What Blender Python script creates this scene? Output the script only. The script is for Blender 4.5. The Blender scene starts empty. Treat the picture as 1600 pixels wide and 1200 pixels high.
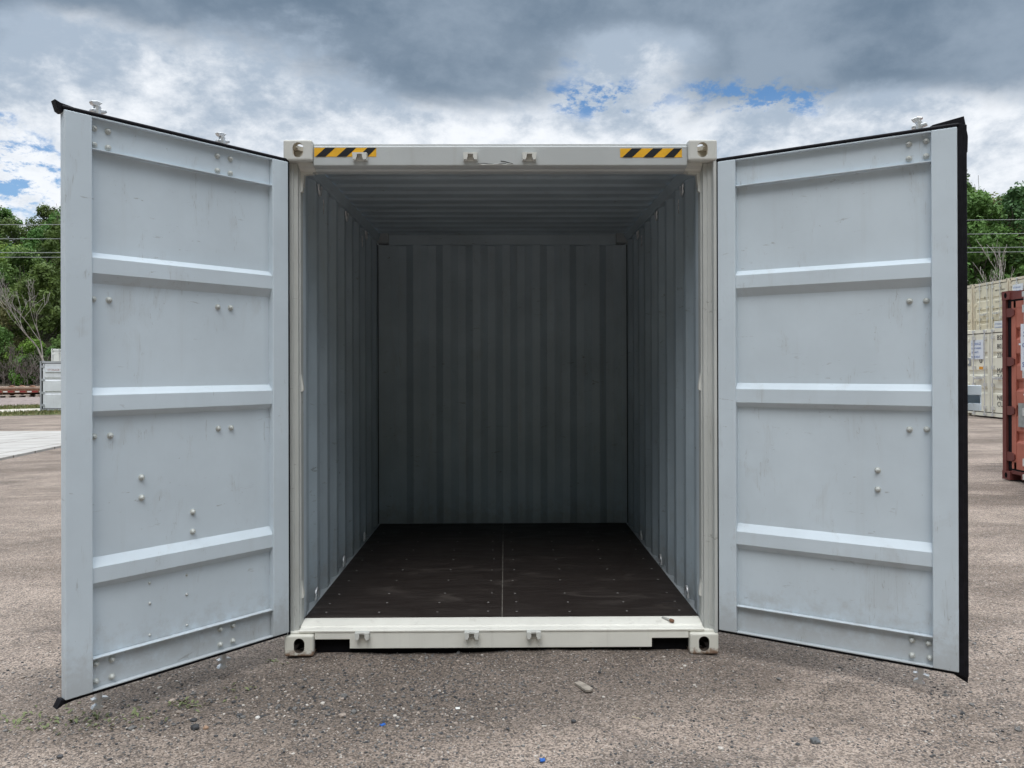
import bpy, bmesh, math, random
from mathutils import Vector, Matrix, noise as mnoise
R = math.radians
random.seed(7)
scene = bpy.context.scene
COL = scene.collection

# ------------------------------------------------------------------ camera
cam_d = bpy.data.cameras.new('camera')
cam = bpy.data.objects.new('camera', cam_d)
COL.objects.link(cam)
scene.camera = cam
CAM = Vector((0.0217, -4.309, 1.6075))
p_, y_, r_ = 0.0014, 0.0083, -0.0028          # pitch, yaw, roll
F = Vector((math.sin(y_)*math.cos(p_), math.cos(y_)*math.cos(p_), math.sin(p_)))
R0 = Vector((math.cos(y_), -math.sin(y_), 0)); U0 = R0.cross(F)
RX = math.cos(r_)*R0 + math.sin(r_)*U0
UP = -math.sin(r_)*R0 + math.cos(r_)*U0
cam.matrix_world = Matrix(((RX.x, UP.x, -F.x, CAM.x), (RX.y, UP.y, -F.y, CAM.y), (RX.z, UP.z, -F.z, CAM.z), (0, 0, 0, 1)))
cam_d.sensor_width = 36.0
cam_d.lens = 27.0
cam_d.shift_x = 0.76/1600
cam_d.shift_y = -25.3/1600
cam_d.clip_start = 0.05
cam_d.clip_end = 5000

# ------------------------------------------------------------------ node helpers
def N(nt, t, loc=None, **kw):
    n = nt.nodes.new(t)
    for k, v in kw.items():
        if k in n.inputs.keys() if isinstance(k, str) else False:
            n.inputs[k].default_value = v
        else:
            setattr(n, k, v)
    return n
def math_n(nt, op, a, b=None, c=None, clamp=False):
    n = nt.nodes.new('ShaderNodeMath'); n.operation = op; n.use_clamp = clamp
    for i, v in enumerate((a, b, c)):
        if v is None: continue
        if isinstance(v, (int, float)): n.inputs[i].default_value = v
        else: nt.links.new(v, n.inputs[i])
    return n.outputs[0]
def mix_n(nt, fac, a, b, mode='MIX'):
    n = nt.nodes.new('ShaderNodeMix'); n.data_type = 'RGBA'; n.blend_type = mode
    for s, v in ((n.inputs[0], fac), (n.inputs[6], a), (n.inputs[7], b)):
        if isinstance(v, (int, float)): s.default_value = v
        elif isinstance(v, (tuple, list)): s.default_value = (*v, 1) if len(v) == 3 else v
        else: nt.links.new(v, s)
    return n.outputs[2]
def smooth_n(nt, v, lo, hi, a=0.0, b=1.0):
    n = nt.nodes.new('ShaderNodeMapRange'); n.interpolation_type = 'SMOOTHSTEP'
    n.inputs[1].default_value = lo; n.inputs[2].default_value = hi
    n.inputs[3].default_value = a; n.inputs[4].default_value = b
    nt.links.new(v, n.inputs[0]); return n.outputs[0]
def noise_n(nt, vec, scale, detail=4, rough=0.5, dist=0.0, out=0):
    n = nt.nodes.new('ShaderNodeTexNoise')
    n.inputs['Scale'].default_value = scale; n.inputs['Detail'].default_value = detail
    n.inputs['Roughness'].default_value = rough; n.inputs['Distortion'].default_value = dist
    if vec is not None: nt.links.new(vec, n.inputs['Vector'])
    return n.outputs[out]
def scale_n(nt, vec, s, off=(0, 0, 0)):
    n = nt.nodes.new('ShaderNodeMapping')
    n.inputs['Scale'].default_value = s; n.inputs['Location'].default_value = off
    nt.links.new(vec, n.inputs['Vector']); return n.outputs[0]

# ------------------------------------------------------------------ world: broken cloud over blue sky
SUN_EL, SUN_AZ = 59.0, 188.0      # elevation; azimuth clockwise from +y (behind the camera, a little to its left)
world = bpy.data.worlds.new('World'); scene.world = world
world.use_nodes = True
wt = world.node_tree; wt.nodes.clear()
wout = wt.nodes.new('ShaderNodeOutputWorld'); bg = wt.nodes.new('ShaderNodeBackground')
bg.inputs['Strength'].default_value = 0.1
wt.links.new(bg.outputs[0], wout.inputs[0])
sky = wt.nodes.new('ShaderNodeTexSky'); sky.sky_type = 'NISHITA'; sky.sun_disc = False
sky.sun_elevation = R(SUN_EL); sky.sun_rotation = R(SUN_AZ)
sky.air_density = 1.0; sky.dust_density = 0.6
tc = wt.nodes.new('ShaderNodeTexCoord')
sep = wt.nodes.new('ShaderNodeSeparateXYZ'); wt.links.new(tc.outputs['Generated'], sep.inputs[0])
dx, dy, dz = sep.outputs
fy = math_n(wt, 'MAXIMUM', dy, 0.08)
u_ = math_n(wt, 'DIVIDE', dx, fy); w_ = math_n(wt, 'DIVIDE', dz, fy)
zc = math_n(wt, 'ADD', math_n(wt, 'MAXIMUM', dz, 0.0), 0.16)
comb = wt.nodes.new('ShaderNodeCombineXYZ')
wt.links.new(math_n(wt, 'DIVIDE', dx, zc), comb.inputs[0]); wt.links.new(math_n(wt, 'DIVIDE', dy, zc), comb.inputs[1])
plane = comb.outputs[0]
n_big = noise_n(wt, scale_n(wt, plane, (0.9, 1.0, 1), (3.1, 1.7, 0)), 1.0, 7, 0.55, 0.35)
n_puff = noise_n(wt, scale_n(wt, tc.outputs['Generated'], (1, 1, 1.45)), 6.5, 10, 0.60, 0.12)
n_fine = noise_n(wt, scale_n(wt, tc.outputs['Generated'], (1, 1, 1.7), (5, 2, 1)), 19.0, 10, 0.66, 0.1)
def gauss(cx, cz, sx, sz, amp):
    a = math_n(wt, 'DIVIDE', math_n(wt, 'SUBTRACT', u_, cx), sx); b = math_n(wt, 'DIVIDE', math_n(wt, 'SUBTRACT', w_, cz), sz)
    q = math_n(wt, 'ADD', math_n(wt, 'MULTIPLY', a, a), math_n(wt, 'MULTIPLY', b, b))
    return math_n(wt, 'MULTIPLY', math_n(wt, 'EXPONENT', math_n(wt, 'MULTIPLY', q, -1.0)), amp)
def addall(L):
    s = L[0]
    for t in L[1:]: s = math_n(wt, 'ADD', s, t)
    return s
# where the grey undersides hang
dark = addall([math_n(wt, 'MULTIPLY', math_n(wt, 'SUBTRACT', n_big, 0.5), 0.34),
               math_n(wt, 'MULTIPLY', math_n(wt, 'SUBTRACT', n_puff, 0.5), 0.30), math_n(wt, 'MULTIPLY', math_n(wt, 'SUBTRACT', n_fine, 0.5), 0.06), w_,
               gauss(-0.10, 0.375, 0.16, 0.05, 0.085), gauss(0.47, 0.39, 0.20, 0.04, 0.075), gauss(-0.50, 0.41, 0.13, 0.06, -0.055),
               gauss(0.17, 0.415, 0.07, 0.05, -0.09), gauss(0.25, 0.42, 0.05, 0.03, -0.06), gauss(-0.37, 0.345, 0.10, 0.035, -0.05), gauss(-0.62, 0.47, 0.1, 0.04, -0.05)])
dark = smooth_n(wt, dark, 0.325, 0.425)
hi_dir = math_n(wt, 'ADD', math_n(wt, 'ADD', math_n(wt, 'MULTIPLY', dz, 0.95), math_n(wt, 'MULTIPLY', dx, 0.03)), math_n(wt, 'MULTIPLY', dy, 0.05))
hi_thin = smooth_n(wt, hi_dir, 0.52, 0.80)                    # thinner, brighter cloud overhead
dark = math_n(wt, 'MULTIPLY', dark, math_n(wt, 'SUBTRACT', 1.0, hi_thin))
shade = math_n(wt, 'MULTIPLY', smooth_n(wt, math_n(wt, 'ADD', math_n(wt, 'MULTIPLY', n_puff, 0.62), math_n(wt, 'ADD', math_n(wt, 'MULTIPLY', n_fine, 0.34), smooth_n(wt, w_, 0.40, 0.25, -0.008, 0.105))), 0.415, 0.635), 1.0)
white = mix_n(wt, shade, (3.6, 4.35, 5.3), (8.1, 8.4, 8.8))
grey = mix_n(wt, smooth_n(wt, math_n(wt, 'ADD', math_n(wt, 'MULTIPLY', n_puff, 0.55), math_n(wt, 'MULTIPLY', n_big, 0.45)), 0.36, 0.60), (1.30, 1.85, 2.55), (2.6, 3.25, 4.05))
cloud = mix_n(wt, dark, white, grey)
cloud = mix_n(wt, hi_thin, cloud, (25.0, 26.3, 27.6))
hole = addall([gauss(0.125, 0.352, 0.075, 0.026, 1.1), gauss(0.345, 0.352, 0.085, 0.026, 1.1), gauss(-0.63, 0.255, 0.080, 0.055, 1.15), gauss(-0.655, 0.33, 0.03, 0.012, 0.4),
               gauss(-0.30, 0.283, 0.035, 0.010, 0.5), gauss(0.26, 0.37, 0.03, 0.012, 0.35), gauss(0.09, 0.40, 0.03, 0.012, 0.3)])
n_tear = noise_n(wt, scale_n(wt, tc.outputs['Generated'], (1, 1, 1.9), (2, 7, 3)), 34.0, 9, 0.68, 0.2)
torn = smooth_n(wt, math_n(wt, 'ADD', math_n(wt, 'MULTIPLY', n_fine, 0.5), math_n(wt, 'MULTIPLY', n_tear, 0.5)), 0.40, 0.62)
hole = math_n(wt, 'MULTIPLY', smooth_n(wt, math_n(wt, 'MULTIPLY', hole, torn), 0.10, 0.60), 0.90)
skyc = mix_n(wt, 1.0, sky.outputs[0], (0.62, 0.92, 1.15), 'MULTIPLY')
wt.links.new(mix_n(wt, hole, cloud, skyc), bg.inputs['Color'])

# ------------------------------------------------------------------ sun, softened by thin cloud
sd = bpy.data.lights.new('sun', 'SUN'); sun = bpy.data.objects.new('sun', sd); COL.objects.link(sun)
sd.energy = 1.0; sd.angle = R(28); sd.color = (1.0, 0.965, 0.92)
az, el = R(SUN_AZ), R(SUN_EL)
to_sun = Vector((math.sin(az)*math.cos(el), math.cos(az)*math.cos(el), math.sin(el)))
sun.rotation_euler = to_sun.to_track_quat('Z', 'Y').to_euler()
sun.location = (0, -20, 30)
scene.view_settings.view_transform = 'Standard'; scene.view_settings.look = 'None'
scene.view_settings.exposure = 0.22; scene.view_settings.gamma = 1.0
scene.cycles.max_bounces = 8

# ------------------------------------------------------------------ mesh helper
class MB:
    def __init__(s): s.v = []; s.f = []; s.m = []; s.smooth = []
    def face(s, pts, mi=0, sm=False):
        b = len(s.v); s.v += [tuple(p) for p in pts]; s.f.append(tuple(range(b, b+len(pts)))); s.m.append(mi); s.smooth.append(sm)
    def raw(s, vs, fs, mi=0, sm=False):
        b = len(s.v); s.v += [tuple(p) for p in vs]
        for f in fs: s.f.append(tuple(b+i for i in f)); s.m.append(mi); s.smooth.append(sm)
    def box(s, x0, x1, y0, y1, z0, z1, mi=0):
        if x0 > x1: x0, x1 = x1, x0
        s.raw([(x0,y0,z0),(x1,y0,z0),(x1,y1,z0),(x0,y1,z0),(x0,y0,z1),(x1,y0,z1),(x1,y1,z1),(x0,y1,z1)],
              [(0,3,2,1),(4,5,6,7),(0,1,5,4),(1,2,6,5),(2,3,7,6),(3,0,4,7)], mi)
    def prism(s, poly, a, b, fn, mi=0):
        """poly: 2-D points; fn(p, t) -> 3-D; t runs a..b"""
        n = len(poly)
        vs = [fn(p, a) for p in poly] + [fn(p, b) for p in poly]
        fs = [tuple(range(n))[::-1], tuple(range(n, 2*n))] + [(i, (i+1) % n, n+(i+1) % n, n+i) for i in range(n)]
        s.raw(vs, fs, mi)
    def lathe(s, prof, o, axis='z', n=10, mi=0, sm=True):
        o = Vector(o); vs = []; fs = []
        for r, h in prof:
            for k in range(n):
                a = 2*math.pi*k/n; c, d = r*math.cos(a), r*math.sin(a)
                q = {'z': (c, d, h), 'y': (c, h, d), 'x': (h, c, d)}[axis]
                vs.append(o+Vector(q))
        for i in range(len(prof)-1):
            for k in range(n): fs.append((i*n+k, i*n+(k+1) % n, (i+1)*n+(k+1) % n, (i+1)*n+k))
        s.raw(vs, fs, mi, sm)
        s.raw(vs[:n], [tuple(range(n))[::-1]], mi); s.raw(vs[-n:], [tuple(range(n))], mi)
    def tube(s, pts, rad, n=8, mi=0, cap=True):
        pts = [Vector(p) for p in pts]; vs = []; fs = []
        rads = rad if isinstance(rad, (list, tuple)) else [rad]*len(pts)
        for i, p in enumerate(pts):
            t = (pts[min(i+1, len(pts)-1)]-pts[max(i-1, 0)]).normalized()
            ref = Vector((0, 0, 1)) if abs(t.z) < 0.9 else Vector((1, 0, 0))
            a = t.cross(ref).normalized(); b = t.cross(a)
            for k in range(n):
                q = 2*math.pi*k/n; vs.append(p+rads[i]*(math.cos(q)*a+math.sin(q)*b))
        for i in range(len(pts)-1):
            for k in range(n): fs.append((i*n+k, i*n+(k+1) % n, (i+1)*n+(k+1) % n, (i+1)*n+k))
        s.raw(vs, fs, mi, True)
        if cap:
            s.raw(vs[:n], [tuple(range(n))], mi); s.raw(vs[-n:], [tuple(range(n))], mi)
    def sheet(s, prof, thick, a, b, fn, mi=0):
        """corrugated sheet: prof open polyline of (t, d); thickness behind in d; swept a..b"""
        back = [(t, d+thick) for t, d in prof]
        n = len(prof)
        vs = [fn(p, a) for p in prof]+[fn(p, b) for p in prof]+[fn(p, a) for p in back]+[fn(p, b) for p in back]
        fs = []
        for i in range(n-1):
            fs.append((i, i+1, n+i+1, n+i)); fs.append((2*n+i+1, 2*n+i, 3*n+i, 3*n+i+1))
            fs.append((i, 2*n+i, 2*n+i+1, i+1)); fs.append((n+i, n+i+1, 3*n+i+1, 3*n+i))
        fs.append((0, n, 3*n, 2*n)); fs.append((n-1, 3*n-1, 4*n-1, 2*n-1))
        s.raw(vs, fs, mi)
    def mesh(s, name, mats, recalc=True, bevel=0):
        me = bpy.data.meshes.new(name); me.from_pydata(s.v, [], s.f)
        me.polygons.foreach_set('material_index', s.m); me.polygons.foreach_set('use_smooth', s.smooth)
        for m in (mats if isinstance(mats, (list, tuple)) else [mats]): me.materials.append(m)
        if recalc:
            bm = bmesh.new(); bm.from_mesh(me)
            bmesh.ops.remove_doubles(bm, verts=bm.verts, dist=1e-6) if recalc == 'weld' else None
            bmesh.ops.recalc_face_normals(bm, faces=bm.faces); bm.to_mesh(me); bm.free()
        me.update(); return me
    def build(s, name, mats, parent=None, bevel=0, recalc=True, loc=None, rotz=0):
        o = bpy.data.objects.new(name, s.mesh(name, mats, recalc)); COL.objects.link(o)
        if parent is not None: o.parent = parent
        if loc is not None: o.location = loc
        if rotz: o.rotation_euler = (0, 0, rotz)
        if bevel:
            b = o.modifiers.new('bevel', 'BEVEL'); b.width = bevel; b.segments = 2; b.limit_method = 'ANGLE'; b.angle_limit = R(40)
        return o
def tag(o, label=None, cat=None, group=None, kind=None):
    for k, v in (('label', label), ('category', cat), ('group', group), ('kind', kind)):
        if v: o[k] = v
    return o
def empty(name, loc, rotz=0, parent=None):
    o = bpy.data.objects.new(name, None); COL.objects.link(o); o.location = loc; o.rotation_euler = (0, 0, rotz)
    o.empty_display_size = 0.3
    if parent is not None: o.parent = parent
    return o
def child(name, me, parent, loc=(0, 0, 0), rot=None):
    o = bpy.data.objects.new(name, me); COL.objects.link(o); o.parent = parent; o.location = loc
    if rot: o.rotation_euler = rot
    return o
def copy_tree(o, parent=None):
    c = o.copy(); COL.objects.link(c)
    if parent is not None: c.parent = parent
    for ch in list(o.children): copy_tree(ch, c)
    return c

# ------------------------------------------------------------------ materials
def new_mat(name):
    m = bpy.data.materials.new(name); m.use_nodes = True
    nt = m.node_tree; b = nt.nodes['Principled BSDF']
    t = nt.nodes.new('ShaderNodeTexCoord')
    return m, nt, b, t.outputs['Object']
def bump(nt, b, h, strength, dist=0.01):
    n = nt.nodes.new('ShaderNodeBump'); n.inputs['Strength'].default_value = strength; n.inputs['Distance'].default_value = dist
    nt.links.new(h, n.inputs['Height']); nt.links.new(n.outputs[0], b.inputs['Normal'])
def paint(name, col, rough=0.45, grime=(0.30, 0.27, 0.23), grime_amt=0.35, rust=0.0, streak=0.5, spec=0.4, var=0.06, wear=0.0, splash=0.0):
    m, nt, b, v = new_mat(name)
    big = noise_n(nt, v, 1.7, 5, 0.6)
    c = mix_n(nt, smooth_n(nt, big, 0.35, 0.7), [x*(1-var) for x in col], [min(1, x*(1+var)) for x in col])
    # faint run-down streaks and scuffed patches
    st = noise_n(nt, scale_n(nt, v, (14, 14, 0.9)), 1.0, 5, 0.6)
    c = mix_n(nt, math_n(nt, 'MULTIPLY', smooth_n(nt, st, 0.56, 0.78), streak*0.35), c, grime)
    sc = noise_n(nt, scale_n(nt, v, (6, 6, 22)), 1.6, 6, 0.68, 0.6)
    patch = noise_n(nt, v, 2.6, 3, 0.5)
    scuff = math_n(nt, 'MULTIPLY', smooth_n(nt, sc, 0.66-wear, 0.73-wear), smooth_n(nt, patch, 0.52-wear, 0.66-wear))
    c = mix_n(nt, math_n(nt, 'MULTIPLY', scuff, grime_amt), c, [x*0.45 for x in grime])
    if wear:
        sm = noise_n(nt, scale_n(nt, v, (5, 5, 2.2)), 1.3, 6, 0.62, 0.8)
        c = mix_n(nt, math_n(nt, 'MULTIPLY', smooth_n(nt, sm, 0.55, 0.72), 0.13), c, grime)
        ln = noise_n(nt, scale_n(nt, v, (30, 30, 1.4)), 1.0, 3, 0.5, 1.5)
        ln2 = math_n(nt, 'ABSOLUTE', math_n(nt, 'SUBTRACT', ln, 0.5))
        c = mix_n(nt, math_n(nt, 'MULTIPLY', math_n(nt, 'MULTIPLY', smooth_n(nt, ln2, 0.006, 0.002), smooth_n(nt, sm, 0.56, 0.60)), 0.35), c, [x*0.5 for x in grime])
    if splash:
        sz = nt.nodes.new('ShaderNodeSeparateXYZ'); nt.links.new(v, sz.inputs[0])
        sn = noise_n(nt, v, 16, 6, 0.7)
        hz = math_n(nt, 'ADD', sz.outputs[2], math_n(nt, 'MULTIPLY', math_n(nt, 'SUBTRACT', sn, 0.5), 0.55))
        c = mix_n(nt, smooth_n(nt, hz, 0.16, 0.42, splash, 0.0), c, (0.26, 0.225, 0.19))
    sp = noise_n(nt, v, 42, 3, 0.6)
    c = mix_n(nt, math_n(nt, 'MULTIPLY', smooth_n(nt, sp, 0.74, 0.78), grime_amt*0.8), c, [x*0.35 for x in grime])
    if rust:
        rn = noise_n(nt, v, 9.0, 8, 0.7, 0.4)
        c = mix_n(nt, smooth_n(nt, rn, 0.72-rust*0.2, 0.80-rust*0.2), c, (0.20, 0.085, 0.035))
    nt.links.new(c, b.inputs['Base Color'])
    b.inputs['Roughness'].default_value = rough
    b.inputs['Specular IOR Level'].default_value = spec
    h = math_n(nt, 'ADD', math_n(nt, 'MULTIPLY', noise_n(nt, v, 260, 2, 0.5), 0.25), noise_n(nt, v, 3.0, 3, 0.5))
    bump(nt, b, h, 0.12, 0.012)
    return m
def plain(name, col, rough=0.5, metal=0.0, var=0.15, sc=20, bmp=0.05):
    m, nt, b, v = new_mat(name)
    n = noise_n(nt, v, sc, 5, 0.6)
    nt.links.new(mix_n(nt, smooth_n(nt, n, 0.3, 0.7), [x*(1-var) for x in col], [min(1, x*(1+var)) for x in col]), b.inputs['Base Color'])
    b.inputs['Roughness'].default_value = rough; b.inputs['Metallic'].default_value = metal
    if bmp: bump(nt, b, n, bmp, 0.01)
    return m
M = {}
M['white'] = paint('cream_white_paint', (0.60, 0.605, 0.575), 0.5, rust=0.05, grime_amt=0.4)
M['frame_low'] = paint('cream_white_paint_chipped', (0.76, 0.75, 0.69), 0.5, rust=0.28, grime_amt=0.6, streak=0.8)
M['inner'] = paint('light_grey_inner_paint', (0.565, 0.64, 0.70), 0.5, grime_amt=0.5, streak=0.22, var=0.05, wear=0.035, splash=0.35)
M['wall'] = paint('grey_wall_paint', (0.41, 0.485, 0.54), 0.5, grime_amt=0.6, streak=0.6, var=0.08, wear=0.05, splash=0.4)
M['rubber'] = plain('black_rubber', (0.008, 0.008, 0.011), 0.6, var=0.3, sc=30)
M['rubber'].node_tree.nodes['Principled BSDF'].inputs['Specular IOR Level'].default_value = 0.15
M['zinc'] = plain('galvanised_steel', (0.70, 0.71, 0.72), 0.35, 0.55, 0.12, 40)
M['bolt'] = plain('painted_bolt', (0.50, 0.52, 0.50), 0.4, 0.0, 0.15, 60)
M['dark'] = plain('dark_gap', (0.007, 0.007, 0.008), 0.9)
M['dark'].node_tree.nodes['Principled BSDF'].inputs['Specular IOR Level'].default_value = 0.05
M['yellow'] = plain('warning_yellow', (0.78, 0.42, 0.025), 0.4, var=0.06)
M['black'] = plain('warning_black', (0.012, 0.013, 0.018), 0.4)
M['rust'] = plain('rusty_steel', (0.20, 0.10, 0.06), 0.8, 0.0, 0.45, 12, 0.3)
def floor_mat():
    m, nt, b, v = new_mat('dark_plywood_floor')
    g = noise_n(nt, scale_n(nt, v, (3, 30, 1)), 1.5, 5, 0.6)
    c = mix_n(nt, smooth_n(nt, g, 0.3, 0.75), (0.018, 0.013, 0.0115), (0.034, 0.027, 0.024))
    s = noise_n(nt, scale_n(nt, v, (1.2, 3.0, 1)), 1.8, 6, 0.62, 0.8)
    c = mix_n(nt, math_n(nt, 'MULTIPLY', smooth_n(nt, s, 0.54, 0.70), 0.38), c, (0.095, 0.080, 0.071))
    f = noise_n(nt, scale_n(nt, v, (18, 60, 1)), 2.0, 4, 0.6, 0.5)
    c = mix_n(nt, math_n(nt, 'MULTIPLY', smooth_n(nt, f, 0.66, 0.74), 0.35), c, (0.12, 0.105, 0.095))
    nt.links.new(c, b.inputs['Base Color'])
    nt.links.new(smooth_n(nt, s, 0.3, 0.7, 0.48, 0.68), b.inputs['Roughness'])
    b.inputs['Specular IOR Level'].default_value = 0.3
    bump(nt, b, g, 0.1, 0.004)
    return m
M['floor'] = floor_mat()

# ------------------------------------------------------------------ ground
def soft(t, k=1.5): return 0.5*(t+math.sqrt(t*t+k*k))
def sstep(a, b, x):
    t = min(1, max(0, (x-a)/(b-a))); return t*t*(3-2*t)
def zt(x, y):
    z = -0.0258*(soft(-x-2.5)-soft(-2.5)) + 0.0123*(soft(x-2.5)-soft(-2.5))
    z = max(-2.2, min(0.6, z))
    if y > 30:
        k = sstep(-18, 12, x); h0 = 80*(1-k)+50*k
        t = soft(y-h0, 4)-soft(-h0+30, 4) if y > h0-30 else 0
        cap = 42*(1-k)+22*k; sl = 0.60*(1-k)+0.37*k
        z += cap*(1-math.exp(-t*sl/cap)) if t > 0 else 0
    if y < -16: z += 34*sstep(16, 52, -y)      # unseen slope added behind the camera to block low sky
    return z
def fine(x, y):
    d = math.hypot(x, y+3)
    if d > 14: return 0
    k = 1-sstep(7, 14, d)
    return k*(0.016*mnoise.fractal(Vector((x*0.9, y*0.9, 0)), 1, 2, 4)+0.007*mnoise.noise(Vector((x*7, y*7, 3)))+0.004*mnoise.noise(Vector((x*21, y*21, 5)))) - 0.012*k + 0.016*(1-sstep(0.95, 1.25, abs(x)))*sstep(-0.16, -0.02, y)*(1-sstep(0.3, 0.6, y))
def axis(near, lo, hi, step, grow=1.18, cap=12):
    a = [near[0]]
    while a[-1] < near[1]: a.append(a[-1]+step)
    s = step
    while a[-1] < hi: s = min(s*grow, cap); a.append(a[-1]+s)
    s = step; b = []
    x = near[0]
    while x > lo: s = min(s*grow, cap); x -= s; b.append(x)
    return b[::-1]+a
def ground():
    xs = axis((-3.6, 3.8), -420, 420, 0.045); ys = axis((-2.6, 0.5), -120, 520, 0.04)
    vs = [(x, y, zt(x, y)+fine(x, y)) for y in ys for x in xs]
    nx = len(xs)
    fs = [(j*nx+i, j*nx+i+1, (j+1)*nx+i+1, (j+1)*nx+i) for j in range(len(ys)-1) for i in range(nx-1)]
    me = bpy.data.meshes.new('ground'); me.from_pydata(vs, [], fs)
    me.polygons.foreach_set('use_smooth', [True]*len(fs))
    m, nt, b, v = new_mat('packed_gravel')
    sx = nt.nodes.new('ShaderNodeSeparateXYZ'); nt.links.new(v, sx.inputs[0]); X, Y, _ = sx.outputs
    big = noise_n(nt, scale_n(nt, v, (0.5, 0.9, 1)), 0.8, 6, 0.62, 0.5)
    mid = noise_n(nt, v, 3.2, 5, 0.6, 0.3)
    c = mix_n(nt, smooth_n(nt, big, 0.36, 0.66), (0.168, 0.135, 0.112), (0.325, 0.266, 0.224))
    c = mix_n(nt, math_n(nt, 'MULTIPLY', smooth_n(nt, mid, 0.48, 0.70), 0.42), c, (0.130, 0.110, 0.096))
    tracks = noise_n(nt, scale_n(nt, v, (0.25, 2.2, 1)), 1.0, 5, 0.6, 0.3)
    c = mix_n(nt, math_n(nt, 'MULTIPLY', smooth_n(nt, tracks, 0.45, 0.68), 0.45), c, (0.345, 0.280, 0.238))
    worn = noise_n(nt, scale_n(nt, v, (0.7, 1.6, 1), (4, 2, 0)), 1.1, 7, 0.66, 0.9)
    c = mix_n(nt, math_n(nt, 'MULTIPLY', smooth_n(nt, worn, 0.52, 0.66), 0.6), c, (0.36, 0.295, 0.25))
    oil = noise_n(nt, scale_n(nt, v, (0.9, 1.3, 1), (9, 5, 0)), 0.9, 6, 0.6, 0.7)
    c = mix_n(nt, math_n(nt, 'MULTIPLY', smooth_n(nt, oil, 0.58, 0.70), 0.55), c, (0.095, 0.082, 0.075))
    # darker gravel round the sill: damp tone plus painted ground shadow
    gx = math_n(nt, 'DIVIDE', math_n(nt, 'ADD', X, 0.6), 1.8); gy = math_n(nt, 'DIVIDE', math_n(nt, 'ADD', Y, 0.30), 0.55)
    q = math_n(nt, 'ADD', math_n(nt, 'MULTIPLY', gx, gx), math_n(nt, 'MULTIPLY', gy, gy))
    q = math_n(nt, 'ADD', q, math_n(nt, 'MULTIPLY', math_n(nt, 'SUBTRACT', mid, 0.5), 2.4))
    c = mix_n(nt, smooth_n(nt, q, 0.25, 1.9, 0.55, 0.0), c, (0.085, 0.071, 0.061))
    # hill side and far verge carry leaf litter and grass
    c = mix_n(nt, smooth_n(nt, Y, -17, -21), c, (0.035, 0.045, 0.02))  # dark green tone of the added slope behind the camera
    c = mix_n(nt, math_n(nt, 'MULTIPLY', smooth_n(nt, Y, 74, 82), 1.0), c, (0.045, 0.05, 0.022))
    xl = smooth_n(nt, X, 6, 12); c = mix_n(nt, math_n(nt, 'MULTIPLY', xl, smooth_n(nt, Y, 46, 52)), c, (0.045, 0.05, 0.022))
    # stones: two sizes of cells, each its own tone
    def cells(sc, off):
        vo = nt.nodes.new('ShaderNodeTexVoronoi'); vo.inputs['Scale'].default_value = sc; vo.inputs['Randomness'].default_value = 1
        nt.links.new(scale_n(nt, v, (1, 1, 1), off), vo.inputs['Vector'])
        s = nt.nodes.new('ShaderNodeSeparateColor'); nt.links.new(vo.outputs['Color'], s.inputs[0])
        return vo.outputs['Distance'], s.outputs
    d1, k1 = cells(135, (0, 0, 0)); d2, k2 = cells(48, (3, 1, 0))
    tone = smooth_n(nt, k1[0], 0.0, 1.0, 0.58, 1.48)
    cc = nt.nodes.new('ShaderNodeVectorMath'); cc.operation = 'SCALE'; nt.links.new(c, cc.inputs[0]); nt.links.new(tone, cc.inputs[3])
    c1 = cc.outputs[0]
    c1 = mix_n(nt, math_n(nt, 'MULTIPLY', math_n(nt, 'GREATER_THAN', k1[1], 0.978), 0.65), c1, (0.52, 0.48, 0.44))
    c1 = mix_n(nt, math_n(nt, 'MULTIPLY', math_n(nt, 'LESS_THAN', k1[2], 0.10), 0.7), c1, (0.06, 0.06, 0.065))
    st_mask = math_n(nt, 'MULTIPLY', math_n(nt, 'GREATER_THAN', k2[1], 0.72), smooth_n(nt, d2, 0.40, 0.30))
    stc = mix_n(nt, k2[0], (0.075, 0.075, 0.08), (0.34, 0.29, 0.25))
    c1 = mix_n(nt, math_n(nt, 'MULTIPLY', st_mask, 0.8), c1, stc)
    nt.links.new(c1, b.inputs['Base Color'])
    b.inputs['Roughness'].default_value = 0.9; b.inputs['Specular IOR Level'].default_value = 0.15
    h = math_n(nt, 'ADD', math_n(nt, 'MULTIPLY', d1, -0.7), math_n(nt, 'MULTIPLY', math_n(nt, 'MULTIPLY', st_mask, smooth_n(nt, d2, 0.4, 0.0)), 1.5))
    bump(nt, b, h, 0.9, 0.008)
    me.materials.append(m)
    o = bpy.data.objects.new('ground', me); COL.objects.link(o); tag(o, kind='structure')
    return o
ground()

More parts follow.
